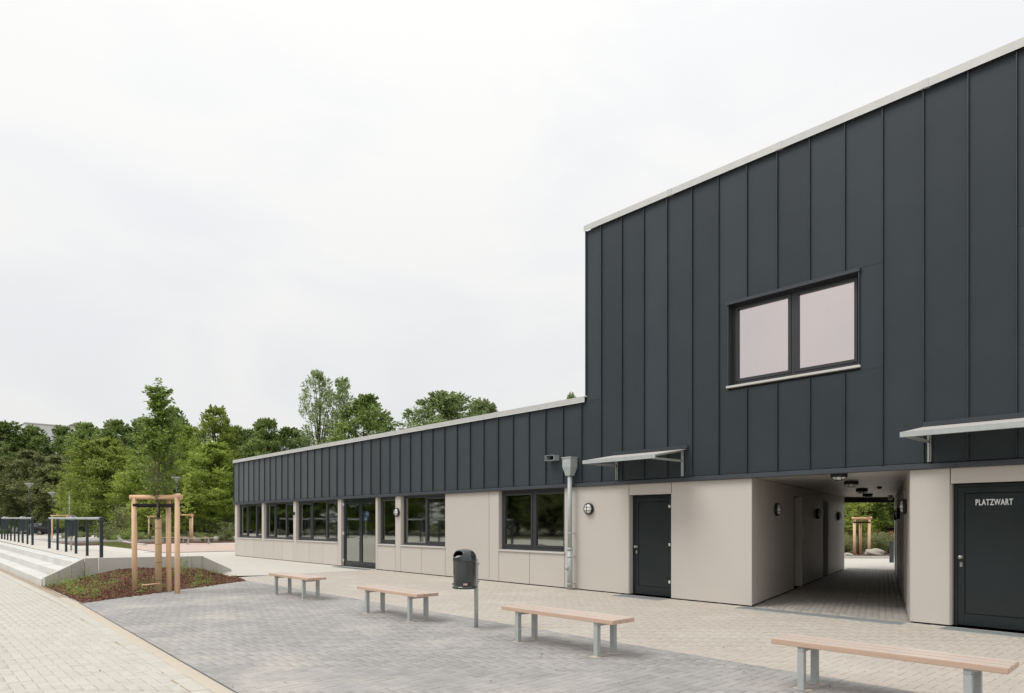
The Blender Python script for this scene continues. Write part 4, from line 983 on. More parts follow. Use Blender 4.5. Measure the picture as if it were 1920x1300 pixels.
# ---- staked trees
def tripod(base, pts, ztop, label, group, trunk=None, rails=True, r=0.05, seg=14):
    """pts: three stake feet in plan; stakes, half-round top rails and straps"""
    g = thing('tree_stakes', (pts[0][0], pts[0][1], base), label, 'tree stakes', group); o = Vector((pts[0][0], pts[0][1], base))
    L = lambda p, z: (p[0]-o.x, p[1]-o.y, z-base)
    for p in pts:
        m_ = MB(); m_.tube(L(p, base-.15), L((p[0]+rnd.uniform(-.02,.02), p[1]+rnd.uniform(-.02,.02)), ztop-.02), r, r*.93, n=seg); m_.build('stake', 'stake', g, True)
    for i in range(3):
        p, q = Vector(pts[i]), Vector(pts[(i+1) % 3]); d = (q-p).normalized()*r*1.9; nrm = Vector((d.y, -d.x)).normalized()*0
        m_ = MB(); m_.tube(L(p-d+nrm, ztop-.005+.03*(i == 1)), L(q+d+nrm, ztop-.012), r*.85, n=seg); m_.build('top_rail', 'rail', g, True)
    if trunk:
        for i, p in enumerate(pts):
            m_ = MB(); z0 = ztop-.21; d = (Vector(trunk)-Vector(p)); l = d.length
            m_.obox(L(p, 0)[:2], L(trunk, 0)[:2], .010, z0-base-.02, z0-base+.055, r*.4); m_.obox(L(p, 0)[:2], L(trunk, 0)[:2], .010, z0-base+.01, z0-base+.06, -r*.4)
            st = m_.build('strap', 'strap', g)
            m_ = MB(); m_.tube(L(p, z0), L(p, z0+.06), r*1.06, n=seg, cap=False); m_.build('strap_loop', 'strap', st, True)
    return g
S = [un(253,1093,.22)[:2], un(332.5,1094,.22)[:2], un(317,1086,.28)[:2]]
TR = ((S[0][0]+S[1][0]+S[2][0])/3-.02, (S[0][1]+S[1][1]+S[2][1])/3)
_d = depth_of(*TR); _k = (297-CX)/F*_d; TR = at(297, _d)
tripod(bed_h(*TR)-.08, S, 2.10, 'three tall peeled timber stakes with top rails in the mulch bed', None, TR, r=.056, seg=18)
# the young tree
def branchy(root, skel, leaves, lm, bm='bark', wrap=None, name_b='trunk'):
    m_ = MB()
    for p, q, r0, r1 in skel: m_.tube(p, q, r0, r1, n=8 if r0 > .012 else 5, cap=False)
    m_.build('trunk', bm, root, True)
    P, Q, A = leaves_mesh('l', *leaves); link('crown', npmesh('crown', P, Q, A), lm, root)
yt = thing('young_tree', (TR[0], TR[1], bed_h(*TR)), 'young leafy tree with an upright spire held between tall stakes in the mulch', 'tree')
sk = []; lc = []; ln = []; ld_ = []
H_ = 4.62-bed_h(*TR); zb = 2.02
pp = Vector((0, 0, 0)); nseg = 16
axis = []
for i in range(nseg+1):
    z = H_*i/nseg; w_ = sstep((z-1.6)/.8); axis.append(Vector((w_*.03*math.sin(z*1.4)+(.04*(z-3)/1.6 if z > 3 else 0), w_*(.025*math.cos(z*1.9)), z)))
for i in range(nseg): sk.append((axis[i], axis[i+1], .042*(1-i/nseg)**.8+.004, .042*(1-(i+1)/nseg)**.8+.003))
def axp(z): i = min(nseg-1, int(z/H_*nseg)); t = z/H_*nseg-i; return axis[i].lerp(axis[i+1], t)
def twig(p, d, L_, r, dens):
    q = p; n = 5; dd = d.copy()
    for i in range(n):
        dd = (dd + Vector((rnd.gauss(0, .10), rnd.gauss(0, .10), rnd.gauss(.02, .08)))).normalized(); q2 = q+dd*(L_/n); sk.append((q, q2, r*(1-i/n)+.0015, r*(1-(i+1)/n)+.0015))
        k = int(dens*L_/n/0.012)
        for j in range(k):
            t = rnd.random(); c = q.lerp(q2, t); side = dd.cross(Vector((0, 0, 1))); side = side.normalized() if side.length > .05 else Vector((1, 0, 0))
            off = side*rnd.choice((-1, 1))*rnd.uniform(.02, .05) + Vector((rnd.gauss(0, .018), rnd.gauss(0, .018), rnd.gauss(-.008, .018)))
            lc.append(c+off); ln.append(Vector((rnd.gauss(0, .55), rnd.gauss(0, .55), .8))); ld_.append(off+dd*.03+Vector((0, 0, -.015)))
        q = q2
    return q
def prof_r(z):     # crown half width by height above the ground
    pts_ = [(2.0,.10),(2.4,.30),(2.9,.50),(3.2,.54),(3.5,.40),(3.8,.22),(4.1,.19),(4.4,.10),(4.7,.03)]
    for (a, b), (c, d) in zip(pts_[:-1], pts_[1:]):
        if a <= z <= c: return b+(d-b)*(z-a)/(c-a)
    return .05
for i in range(34):
    z = 1.85+ (H_-2.0)*(i/34)**1.15; az = i*2.399+rnd.uniform(-.4, .4)
    up = rnd.uniform(.9, 1.9) if z < 3.0 else rnd.uniform(.5, 1.1)
    d = Vector((math.cos(az), math.sin(az), up)).normalized(); zt = z+.45
    L_ = max(.12, min(1.3, (prof_r(zt)*rnd.uniform(.8, 1.15))/max(.25, math.hypot(d.x, d.y))))
    p = axp(z); q = p; n = 4; r = .014 if z < 2.8 else .007; dd = d.copy()
    for s in range(n):
        dd = (dd+Vector((rnd.gauss(0, .07), rnd.gauss(0, .07), .03))).normalized(); q2 = q+dd*L_/n; sk.append((q, q2, r*(1-s/n)+.002, r*(1-(s+1)/n)+.002))
        if s >= 1 or z > 3:
            for _ in range(5 if z < 3.3 else 3):
                a2 = rnd.uniform(0, 6.28); td = (dd*.5+Vector((math.cos(a2), math.sin(a2), rnd.uniform(-.15, .5)))).normalized(); twig(q.lerp(q2, rnd.random()), td, rnd.uniform(.12, .32), .003, 1.05 if z > 2.55 else .38)
        q = q2
    twig(q, dd, .2, .003, .6)
for i in range(10): a2 = i*2.4; twig(axp(H_-.06*i-.02), Vector((math.cos(a2)*.6, math.sin(a2)*.6, .8)).normalized(), rnd.uniform(.1, .22), .002, .55)
n = len(lc); C = np.array([tuple(v) for v in lc]); Nn = np.array([tuple(v) for v in ln]); Dd = np.array([tuple(v) for v in ld_])
branchy(yt, sk, (C, Nn, NR.uniform(.064, .108, n), NR.uniform(.036, .056, n), NR.rand(n), Dd, .12), 'leaf_young', 'youngbark')
m_ = MB(); nst = 26
for i in range(nst):
    a = 2*math.pi*i/nst; rr_ = .062; m_.tube((rr_*math.cos(a), rr_*math.sin(a), .0), (rr_*.93*math.cos(a+.03), rr_*.93*math.sin(a+.03), 1.58+rnd.uniform(-.02, .02)), .0085, n=5)
m_.build('reed_wrap', 'reed', yt, True)
for zz in (.25, .65, 1.05, 1.4): MB().tube((0, 0, zz), (0, 0, zz+.006), .0735, n=20, cap=False).build('wrap_wire', 'strap', yt)
MB().tube((0, 0, 1.60), (0, 0, 1.88), .034, n=12).build('trunk_tape', 'strap', yt, True).location.z = .02
# loose cane lying in the bed
p, q = un(266, 1097.5, .24), un(300, 1094, .26); m_ = MB().tube(p, q, .012, .009, n=6); tag(m_.build('cane', 'stake', None, True), 'thin cane lying at the foot of the stakes', 'cane')

# ================================================================== TREES
def make_tree(seed, H, Rr, zc0, nb, ncl, nlf, ls, flat, prof, lm, limbs=26, shell=.80, droop=0.0):
    """hierarchical crown: boughs > clumps > leaves, on a forked trunk"""
    rs = np.random.RandomState(seed); rr = random.Random(seed); Cs, Ns, Vs = [], [], []; skel = []
    tr = [Vector((0, 0, -.2))]
    for i in range(1, 9): tr.append(Vector((rr.gauss(0, .10)*i*.3, rr.gauss(0, .10)*i*.3, H*.82*i/8)))
    r0 = H*.017
    for i in range(8): skel.append((tr[i], tr[i+1], r0*(1-i/8.6), r0*(1-(i+1)/8.6)))
    for k in range(nb):
        t = (k+.5)/nb; t = min(.97, max(.02, t+rr.gauss(0, .03))); az = k*2.39996+rr.gauss(0, .35)
        deep = rr.uniform(.35, .6) if k % 4 == 3 else rr.uniform(.80, 1.06)
        rad = Rr*prof(t)*shell*deep; z = zc0+(H-zc0)*t
        rb = Rr*rr.uniform(.26, .40)*(0.40+.60*prof(t)); z = min(z, H-rb*flat*.8)
        bc = np.array([rad*math.cos(az), rad*math.sin(az), z-droop*rad*.2])
        base = tr[min(7, int(max(.1, (z*.62)/(H*.82))*8))]
        if k % max(1, nb//limbs) == 0:
            mid = base.lerp(Vector(bc), .55)+Vector((0, 0, -.06*rad)); skel.append((base, mid, r0*.42, r0*.24)); skel.append((mid, Vector(bc), r0*.24, r0*.07))
        tone = rr.uniform(-.22, .22)
        for c in range(ncl):
            d = rs.normal(size=3); d /= np.linalg.norm(d); d[2] = d[2]*.85+.2; rc = rb*rr.uniform(.34, .52)
            cc = bc+d*rb*np.array([1, 1, flat])*rr.uniform(.55, 1.0)+np.array([0, 0, -droop*.12*rb])
            n = int(nlf*rr.uniform(.6, 1.3)); p = rs.normal(size=(n, 3)); p /= np.linalg.norm(p, axis=1)[:, None]; p *= (rs.rand(n, 1)**.45)
            P = cc+p*rc*np.array([1.15, 1.15, .35+flat*.6]); out = (P-np.array([0, 0, z-.5*Rr])); out /= np.linalg.norm(out, axis=1)[:, None]
            Cs.append(P); Ns.append(out*.6+p*.6+np.array([0, 0, .6])+rs.normal(size=(n, 3))*.5); Vs.append(np.clip(.5+tone+rr.uniform(-.15, .15)+rs.normal(size=n)*.22, 0, 1))
        for c in range(7):            # leafy shoots breaking the outline
            d = rs.normal(size=3); d[2] = abs(d[2])*.9+.25; d[:2] += np.array([math.cos(az), math.sin(az)])*.9; d /= np.linalg.norm(d)
            n = int(nlf*.55); tt = rs.uniform(.75, 1.38, n)[:, None]; P = bc+d*rb*np.array([1, 1, max(flat, .75)])*tt+rs.normal(size=(n, 3))*rb*.055*(1.5-tt)
            Cs.append(P); Ns.append(rs.normal(size=(n, 3))*.6+np.array([0, 0, .7])+d*.3); Vs.append(np.clip(.62+tone+rs.normal(size=n)*.2, 0, 1))
    C, Nn, Vv = np.concatenate(Cs), np.concatenate(Ns), np.concatenate(Vs); n = len(C)
    P, Q, A = leaves_mesh('l', C, Nn, rs.uniform(ls*.75, ls*1.35, n), rs.uniform(ls*.5, ls*.85, n), Vv)
    m_ = MB()
    for p, q, a, b in skel: m_.tube(p, q, a, b, n=7, cap=False)
    tm = m_.mesh('trunk', True); tm.materials.append(M['bark']); cm = npmesh('crown', P, Q, A); cm.materials.append(M[lm])
    return tm, cm
pr_oval = lambda t: math.sin(math.pi*min(1, t*.86+.14))**.62
pr_cone = lambda t: (1-t)**.62*min(1, .55+t*4)
pr_col = lambda t: .62+.38*math.sin(math.pi*t) if t < .85 else .55*(1-t)/.15+.15
pr_low = lambda t: (1-t*t)**.5*min(1, .75+t)
TV = {'dark': make_tree(3, 15, 4.2, 1.8, 76, 11, 46, .25, .75, pr_oval, 'leaf_dark'),
      'olive': make_tree(5, 15, 4.6, 1.2, 80, 11, 46, .25, .70, pr_oval, 'leaf_olive'),
      'light': make_tree(8, 13, 5.2, 0.8, 88, 11, 46, .22, .46, pr_low, 'leaf_light', shell=.84, droop=.6),
      'light2': make_tree(15, 15, 4.4, 0.8, 84, 11, 46, .23, .52, pr_oval, 'leaf_light', droop=.4),
      'ash': make_tree(21, 20, 3.6, 6.5, 54, 9, 28, .23, .85, pr_col, 'leaf_ash', shell=.74),
      'round': make_tree(27, 15, 4.8, 3.5, 84, 11, 44, .23, .75, pr_oval, 'leaf_ash', shell=.85),
      'dense': make_tree(31, 16, 4.4, 3.5, 84, 11, 48, .25, .62, pr_oval, 'leaf_dark', shell=.86),
      'spire': make_tree(36, 15, 2.9, 2.0, 66, 10, 42, .24, .85, pr_cone, 'leaf_dark', shell=.78)}
NOM = {'dark': (15,4.2), 'olive': (15,4.6), 'light': (13,5.2), 'light2': (15,4.4), 'ash': (20,3.6), 'round': (15,4.8), 'dense': (16,4.4), 'spire': (15,2.9)}
def plant(kind, x, y, H, W_, label, group, z=-.07, rz=None):
    t = thing('tree', (x, y, z), label, 'tree', group, rnd.uniform(0, 6.28) if rz is None else rz)
    h, r = NOM[kind]; t.scale = (W_/r, W_/r, H/h)
    link('trunk', TV[kind][0], None, t); link('crown', TV[kind][1], None, t)
    return t
# (kind, u, depth, top row, half width in px)
GT = 'dense row of trees behind the fence'
tl = [('dark', 12, 112, 792, 52, 'dark green tree in the back row beside the olive rooftop'), ('olive', -25, 100, 838, 55, 'dull olive tree beneath the olive-yellow rooftop'), ('olive', 58, 98, 846, 52, 'dull olive tree directly behind the nearer yard lamp'),
      ('dark', 62, 115, 800, 40, 'dark green tree between the olive-yellow rooftop and the white hall'), ('dark', 118, 116, 800, 36, 'dark green tree in the back row in front of the white hall'), ('dark', 160, 110, 793, 40, 'dark green tree standing right of the white hall'),
      ('olive', 108, 96, 856, 44, 'dull olive tree behind the farther yard lamp and the sapling'), ('dark', 216, 108, 788, 44, 'dark green tree behind the broad yellow-green tree'), ('light', 192, 86, 822, 78, 'broad yellow-green tree with layered boughs behind the barrier'),
      ('dark', 268, 110, 786, 44, 'dark green tree standing behind the young staked tree'), ('light', 283, 82, 838, 66, 'yellow-green tree standing directly behind the young staked tree'), ('dark', 326, 106, 764, 36, 'tall narrow dark tree beside the young tree top'),
      ('light2', 352, 98, 800, 50, 'bright green tree behind the far lamp and staked saplings'), ('light2', 404, 96, 764, 46, 'taller green tree left of the low wing'), ('light2', 398, 86, 830, 62, 'bright green tree overhanging the end of the low wing'),
      ('dark', 440, 100, 800, 40, 'dark green tree partly hidden by the end of the low wing'), ('dark', 498, 92, 786, 44, 'loose green tree above the end of the low roof'), ('dense', 545, 96, 804, 44, 'lower dark tree above the low roof, left of the tall pair'),
      ('ash', 598, 92, 696, 34, 'tall airy tree rising highest above the low roof'), ('ash', 642, 95, 708, 30, 'second tall airy tree with several stems above the low roof'), ('dense', 685, 78, 744, 62, 'dense dark tree in front of the tall airy pair'),
      ('round', 832, 92, 739, 84, 'round light green tree next to the dense dark tree above the low roof'), ('round', 905, 98, 752, 50, 'round light green tree above the low roof, toward the tall block'), ('round', 1072, 88, 741, 20, 'tree top just peeping over the low roof beside the tall block'),
      ('dark', 468, 104, 806, 36, 'dark green tree top over the very end of the low roof')]
for kind, u, d, v, hw, lab in tl:
    x, y = at(u, d); plant(kind, x, y, zv(v, d)+.07, hw*d/F*1.05, lab, GT)
# trees on the far side of the yard, seen mirrored in the ground-floor windows
for i, (k, x, y, H_, W_) in enumerate([('olive',-88,-14,13,6), ('dark',-80,-25,14,6), ('light2',-74,-33,12,6), ('dark',-66,-41,14,6), ('olive',-57,-46,13,6), ('light2',-48,-50,12,6), ('dark',-39,-54,13,6), ('olive',-30,-57,13,6), ('dark',-20,-60,13,6), ('dark', -62,-54,16,7), ('olive', -85,-40,15,7), ('dark',-10,-62,13,6), ('light2',0,-62,13,6), ('light2',-92,-30,15,7), ('dark',-72,-50,17,7), ('olive',-52,-60,16,7), ('dark',-34,-66,16,7), ('light2',-84,-20,14,6), ('dark',-61,-44,13,6)]):
    plant(k, x, y, H_, W_, 'leafy tree across the yard, mirrored in the ground-floor windows', 'trees across the yard')
# behind the passage
for k, u, d, v, hw, lab in [('light', 1590, 46, 905, 40, 'light green tree seen through the passage above the stakes'), ('dark', 1660, 47, 860, 50, 'dark tree seen at the right of the passage opening'), ('dense', 1560, 50, 860, 50, 'dark dense tree seen at the left of the passage opening')]:
    x, y = at(u, d); plant(k, x, y, zv(v, d)+3.0, hw*d/F*1.8, lab, 'trees behind the passage')

# saplings and their stakes farther off
def sapling_mesh(seed, H, W_, zlow, nl, ls):
    rs = np.random.RandomState(seed); m_ = MB(); m_.tube((0,0,-.1), (0,0,H*.95), .03, .008, n=7); C = []; V_ = []
    for i in range(30):
        z = zlow+(H-zlow)*i/30; az = i*2.4; L_ = W_*(1-.75*(i/30))*rs.uniform(.6, 1.1); e = Vector((math.cos(az)*L_, math.sin(az)*L_, z+L_*.25)); m_.tube((0,0,z), e, .010, .003, n=5)
        k = int(nl/30); t = rs.rand(k)**.7; p = np.outer(t, np.array(e)-np.array([0,0,z]))+np.array([0,0,z])+rs.normal(size=(k, 3))*np.array([.09,.09,.05]); C.append(p); V_.append(np.clip(rs.normal(.55, .25, k), 0, 1))
    C = np.concatenate(C); n = len(C); P, Q, A = leaves_mesh('l', C, rs.normal(size=(n, 3))*.5+np.array([0,0,.9]), rs.uniform(ls*.7, ls*1.3, n), rs.uniform(ls*.4, ls*.7, n), np.concatenate(V_))
    tm = m_.mesh('trunk', True); tm.materials.append(M['bark']); cm = npmesh('crown', P, Q, A); cm.materials.append(M['leaf_light']); return tm, cm
SAP = [sapling_mesh(41, 5.2, .95, 1.7, 1700, .15), sapling_mesh(43, 5.6, .8, 1.9, 1100, .14)]
def sapling(x, y, z, k, s, lab):
    t = thing('sapling', (x, y, z), lab, 'tree', 'staked saplings'); t.scale = (s, s, s); link('trunk', SAP[k][0], None, t); link('crown', SAP[k][1], None, t)
def far_tripod(u, v, d, ztop, k, s, lab1, lab2, zb=.05, wid=.42):
    x, y = at(u, d); P3 = [(x-RT[0]*wid, y-RT[1]*wid), (x+RT[0]*wid, y+RT[1]*wid), (x+FW[0]*wid*1.2+RT[0]*.12, y+FW[1]*wid*1.2+RT[1]*.12)]
    tripod(zb, P3, ztop, lab1, 'stakes of the saplings', (x+FW[0]*.3, y+FW[1]*.3), r=.065, seg=9)
    if lab2: sapling(x+FW[0]*.3, y+FW[1]*.3, zb, k, s, lab2)
far_tripod(112, 1008, 60, 2.12, 0, .98, 'peeled stakes of the sapling in front of the parked van', 'bright green sapling in front of the parked van', terr(*at(112, 60))-.02, .68)
far_tripod(290, 1005, 58, 2.02, 1, .85, 'peeled stakes half hidden by shrubs behind the young tree', 'thin sapling among shrubs behind the young tree', .05, .50)
far_tripod(346, 1013, 51.5, 2.08, 1, .92, 'peeled stakes behind the two far benches', 'thin sapling behind the two far benches', .06, .58)
far_tripod(1616, 1043, 30.5, 1.72, 1, .85, 'peeled stakes seen through the passage', 'sapling in the bed seen through the passage', .10, .32)

# ================================================================== BEYOND THE PASSAGE
mb = MB(); mb.add([(-25,11.4,-.006),(10,11.4,-.006),(10,21.5,-.006),(-25,21.5,-.006)], [(0,1,2,3)])
ya = mb.build('rear_yard', 'plaza'); tag(ya, 'sunlit pale paving behind the passage', kind='structure')
p0, p1 = un(1560, 1047), un(1668, 1047.5); d0 = Vector((p1[0]-p0[0], p1[1]-p0[1])).normalized()
kb = thing('rear_kerb', (p0[0], p0[1], 0), 'low concrete kerb of the bed seen through the passage', 'kerb')
for i in range(6):
    a = (d0*(i*.8-.8)).to_tuple(); b = (d0*(i*.8-.008)).to_tuple(); MB().obox(a, b, .12, -.05, .10).build('kerb_stone', 'concrete', kb, bevel=.006)
nn2 = Vector((-d0.y, d0.x)); q = [Vector(p0[:2])-d0*4+nn2*.1, Vector(p1[:2])+d0*6+nn2*.1, Vector(p1[:2])+d0*6+nn2*30, Vector(p0[:2])-d0*8+nn2*30]
sheet('rear_bed', [tuple(v) for v in q], .07, 'mulch'); tag(bpy.data.objects['rear_bed'], 'planted bark bed beyond the passage', kind='structure')
bx_, by_ = at(1672, 26.2); bo = thing('bollard', (bx_, by_, 0), 'dark square bollard at the end of the passage', 'bollard')
MB().box(-.065, .065, -.065, .065, -.02, .80).build('shaft', 'flash', bo, bevel=.008); MB().box(-.068, .068, -.068, .068, .80, .825).build('cap', 'flash', bo, bevel=.01)
def boulder(x, y, z, r, lab):
    bm = bmesh.new(); bmesh.ops.create_icosphere(bm, subdivisions=3, radius=r); rs = random.Random(int(x*100))
    ph = [rs.uniform(0, 6) for _ in range(6)]
    for v in bm.verts:
        c = v.co/r; s = 1+.14*math.sin(c.x*3+ph[0])*math.sin(c.y*4+ph[1])+.10*math.sin(c.z*5+ph[2]+c.x*4); v.co = Vector((c.x*r*1.35*s, c.y*r*s, c.z*r*.62*s))
    me = bpy.data.meshes.new('boulder'); bm.to_mesh(me); bm.free(); me.polygons.foreach_set('use_smooth', [True]*len(me.polygons)); o = link('boulder', me, 'stone'); o.location = (x, y, z); tag(o, lab, 'rock', 'rocks in the rear bed')
x, y = at(1639, 29.8); boulder(x, y, .20, .30, 'pale boulder beside the stakes beyond the passage'); x, y = at(1590, 30); boulder(x, y, .10, .16, 'small flat pale rock left of the stakes beyond the passage')
# brick house behind
x, y = at(1655, 62); hb = thing('brick_house', (x, y, -.05), 'red brick house glimpsed between trees beyond the passage', 'building', rz=math.atan2(d0.y, d0.x))
MB().box(-9, 9, 0, 7, 0, 5.6).build('wall', 'brick', hb)
m_ = MB(); m_.add([(-9.3,-.4,5.6),(9.3,-.4,5.6),(9.3,7.4,5.6),(-9.3,7.4,5.6),(-9.3,3.5,8.4),(9.3,3.5,8.4)], [(0,1,5,4),(2,3,4,5),(0,4,3),(1,2,5),(0,3,2,1)]); m_.build('roof', 'carpaint', hb)
for i in range(6):
    for zz in (.9, 3.4):
        w = MB(); frame_rect(w, -8+i*2.9, -6.8+i*2.9, -.03, .05, zz, zz+1.35, .07); wo = w.build('window', 'white', hb); MB().box(-7.93+i*2.9, -6.87+i*2.9, -.01, .0, zz+.07, zz+1.28).build('pane', 'carglass', wo)
def shrub_mesh(seed, h, r, n, ls, stems=14):
    rs = np.random.RandomState(seed); m_ = MB(); C = []
    for i in range(stems):
        a = rs.uniform(0, 6.28); s = rs.uniform(.3, 1); e = np.array([math.cos(a)*r*s, math.sin(a)*r*s, h*rs.uniform(.6, 1.05)]); m_.tube((e[0]*.12, e[1]*.12, -.03), e, .008, .003, n=5)
        k = n//stems; t = rs.uniform(.15, 1.05, k)[:, None]; C.append(t*e+rs.normal(size=(k, 3))*np.array([r*.22, r*.22, h*.06]))
    C = np.concatenate(C); C[:, 2] = np.abs(C[:, 2]); k = len(C); P, Q, A = leaves_mesh('l', C, rs.normal(size=(k, 3))*.6+np.array([0, 0, .7]), rs.uniform(ls*.7, ls*1.3, k), rs.uniform(ls*.4, ls*.7, k), rs.rand(k))
    tm = m_.mesh('stems', True); tm.materials.append(M['dry']); return tm, npmesh('foliage', P, Q, A)
SH = [shrub_mesh(51, 1.0, .6, 900, .09), shrub_mesh(52, .7, .55, 700, .085), shrub_mesh(53, 1.5, .55, 600, .10, 22), shrub_mesh(54, 1.1, .35, 500, .09, 10)]
def shrub(x, y, z, k, s, lab, grp, lm='shrub'):
    t = thing('shrub', (x, y, z), lab, 'shrub', grp, rnd.uniform(0, 6)); t.scale = (s, s, s*rnd.uniform(.85, 1.1)); link('stems', SH[k][0], None, t)
    me = SH[k][1]
    o = link('foliage', me, None, t)
    if not me.materials: me.materials.append(None)
    o.material_slots[0].link = 'OBJECT'; o.material_slots[0].material = M[lm]
for i in range(26):
    u = 1575+rnd.random()*105; d = 31.2+rnd.random()*6; x, y = at(u, d); shrub(x, y, .07, rnd.choice([0,1,3]), rnd.uniform(.6, 1.0), 'low green shrub in the bed beyond the passage', 'shrubs beyond the passage', 'shrub')
# far planting strip
for i in range(40):
    u = 205+rnd.random()*235; d = 52.0+rnd.random()*4.0; x, y = at(u, d)
    shrub(x, y, .05, rnd.choice([0,1,1,3]), rnd.uniform(.35, .75) if u > 330 else rnd.uniform(.55, .95), 'low young shrub in the strip beyond the pink court', 'young shrubs in the far strip', rnd.choice(['shrub', 'shrub', 'weed']))
for u, d, k, s, lab in ((232, 58, 2, 1.9, 'tall bare-stemmed shrub left of the staked young tree'), (300, 57, 2, 1.5, 'taller shrub growing through the half-hidden stakes'), (198, 55, 0, 1.6, 'broad loose shrub at the corner of the lawn'), (425, 54, 0, 1.3, 'leafy shrub next to the end of the low wing')):
    x, y = at(u, d); shrub(x, y, .05, k, s, lab, None)
for i in range(26):
    u = 118+rnd.random()*100; d = 66+rnd.random()*5; x, y = at(u, d); shrub(x, y, terr(x, y), rnd.choice([0,1,3]), rnd.uniform(.4, .75), 'low plant along the edge of the raised plaza', 'plants along the plaza edge')
# undergrowth at the feet of the far trees
Cs = []; Ns = []
for i in range(1500):
    u = -60+rnd.random()*640; far = rnd.random() < .72; d = 106+rnd.random()*22 if far else 93+rnd.random()*8; x, y = at(u, d); k = 26; s = rnd.uniform(.6, 1.1) if far else rnd.uniform(.2, .45)
    Cs.append(NR.normal(size=(k, 3))*np.array([s, s, s*.8])+np.array([x, y, s+(rnd.uniform(0, 5.0) if far else .1)])); Ns.append(NR.normal(size=(k, 3))*.7+np.array([0, 0, .8]))
arc = [(-95,-6),(-86,-16),(-78,-28),(-66,-41),(-50,-50),(-30,-57),(0,-62)]
for i in range(700):
    t = rnd.random()*(len(arc)-1); k0 = int(t); t -= k0; x = arc[k0][0]*(1-t)+arc[k0+1][0]*t-rnd.uniform(0, 6); y = arc[k0][1]*(1-t)+arc[k0+1][1]*t-rnd.uniform(0, 6); k = 26; s = rnd.uniform(.5, 1.0)
    Cs.append(NR.normal(size=(k, 3))*np.array([s, s, s*.8])+np.array([x, y, s+rnd.uniform(0, 2.4)])); Ns.append(NR.normal(size=(k, 3))*.7+np.array([0, 0, .8]))
Cs, Ns = np.concatenate(Cs), np.concatenate(Ns); Cs[:, 2] = np.abs(Cs[:, 2]); n = len(Cs); P, Q, A = leaves_mesh('l', Cs, Ns, NR.uniform(.25, .5, n), NR.uniform(.18, .3, n), NR.rand(n))
tag(link('undergrowth', npmesh('undergrowth', P, Q, A), 'leaf_dark'), 'dark undergrowth massed beneath the far row of trees', kind='stuff')
# lawn blades
N = 9000; pts = []
xs_ = [p[0] for p in LP]; ys_ = [p[1] for p in LP]
while len(pts) < N:
    x, y = rnd.uniform(min(xs_), max(xs_)), rnd.uniform(min(ys_), max(ys_))
    if inpoly(x, y, LP): pts.append((x, y, terr(x, y)+.06))
C = np.array(pts); P, Q, A = leaves_mesh('l', C, np.column_stack([NR.normal(size=N), NR.normal(size=N), NR.normal(size=N)*.2]), NR.uniform(.07, .14, N), .03, NR.rand(N), np.tile([0, 0, 1.0], (N, 1))+NR.normal(size=(N, 3))*.25)
tag(link('grass', npmesh('grass', P, Q, A), 'grass'), 'short grass blades of the small lawn', kind='stuff')
# concrete edging behind the lawn
we = thing('lawn_edging', unt(200, 1013.5), 'low white concrete edging behind the small lawn', 'edging'); oe = Vector(we.location)
pts = [unt(165,1011.8), unt(200,1014.3), unt(225,1017.5), unt(250,1021.5), unt(268,1023.5)]
for p, q in zip(pts[:-1], pts[1:]): MB().obox((p[0]-oe.x, p[1]-oe.y), (q[0]-oe.x, q[1]-oe.y), .25, -.6, p[2]+.11-oe.z, 0, q[2]+.11-oe.z).build('edging_stone', 'concrete', we)

# ================================================================== FAR YARD: lamps, fence, cars, buildings
def yard_lamp(u, d, H_, lab):
    x, y = at(u, d); z = terr(x, y) if depth_of(x, y) < 75 else 0
    r = thing('yard_lamp', (x, y, z-.05), lab, 'lamp post', 'lamp posts in the yard')
    m_ = MB(); m_.tube((0,0,0), (0,0,1.2), .075, n=12); m_.tube((0,0,1.2), (0,0,H_-.55), .055, .05, n=12); m_.build('pole', 'greenmetal', r, True)
    m_ = MB(); m_.lathe([(.05, H_-.60), (.11, H_-.50), (.13, H_-.38), (.44, H_-.10), (.47, H_-.06)], 24, cap=False); m_.build('reflector_cone', 'galv', r, True)
    m_ = MB(); m_.lathe([(.0, H_-.045), (.50, H_-.06), (.51, H_-.03), (.42, H_+.01), (.0, H_+.04)], 24, cap=False); m_.build('lamp_top', 'galv', r, True)
yard_lamp(55, 80, zv(906.5, 80)+.05, 'cone-headed yard lamp nearest the far barrier'); yard_lamp(99, 81, zv(923.5, 81)+.05, 'farther cone-headed yard lamp beside the sapling'); yard_lamp(331, 72, zv(895, 72)+.05, 'cone-headed yard lamp right of the young staked tree')
x, y = at(130, 78); r = thing('slim_pole', (x, y, -.05), 'slim grey pole between the sapling and the broad tree', 'pole'); MB().tube((0,0,0), (0,0,4.75), .06, .045, n=10).build('shaft', 'galv', r, True); MB().tube((0,0,4.75), (0,0,4.87), .07, .055, n=10).build('cap', 'galv', r, True)
x, y = at(50.5, 80.6); r = thing('marker_post', (x, y, -.05), 'red and white marker post at the foot of a yard lamp', 'marker post', rz=.2)
for i in range(5): MB().box(-.06, .06, -.03, .03, .35*i, .35*i+.348).build('band', 'red' if i % 2 == 0 else 'white', r)
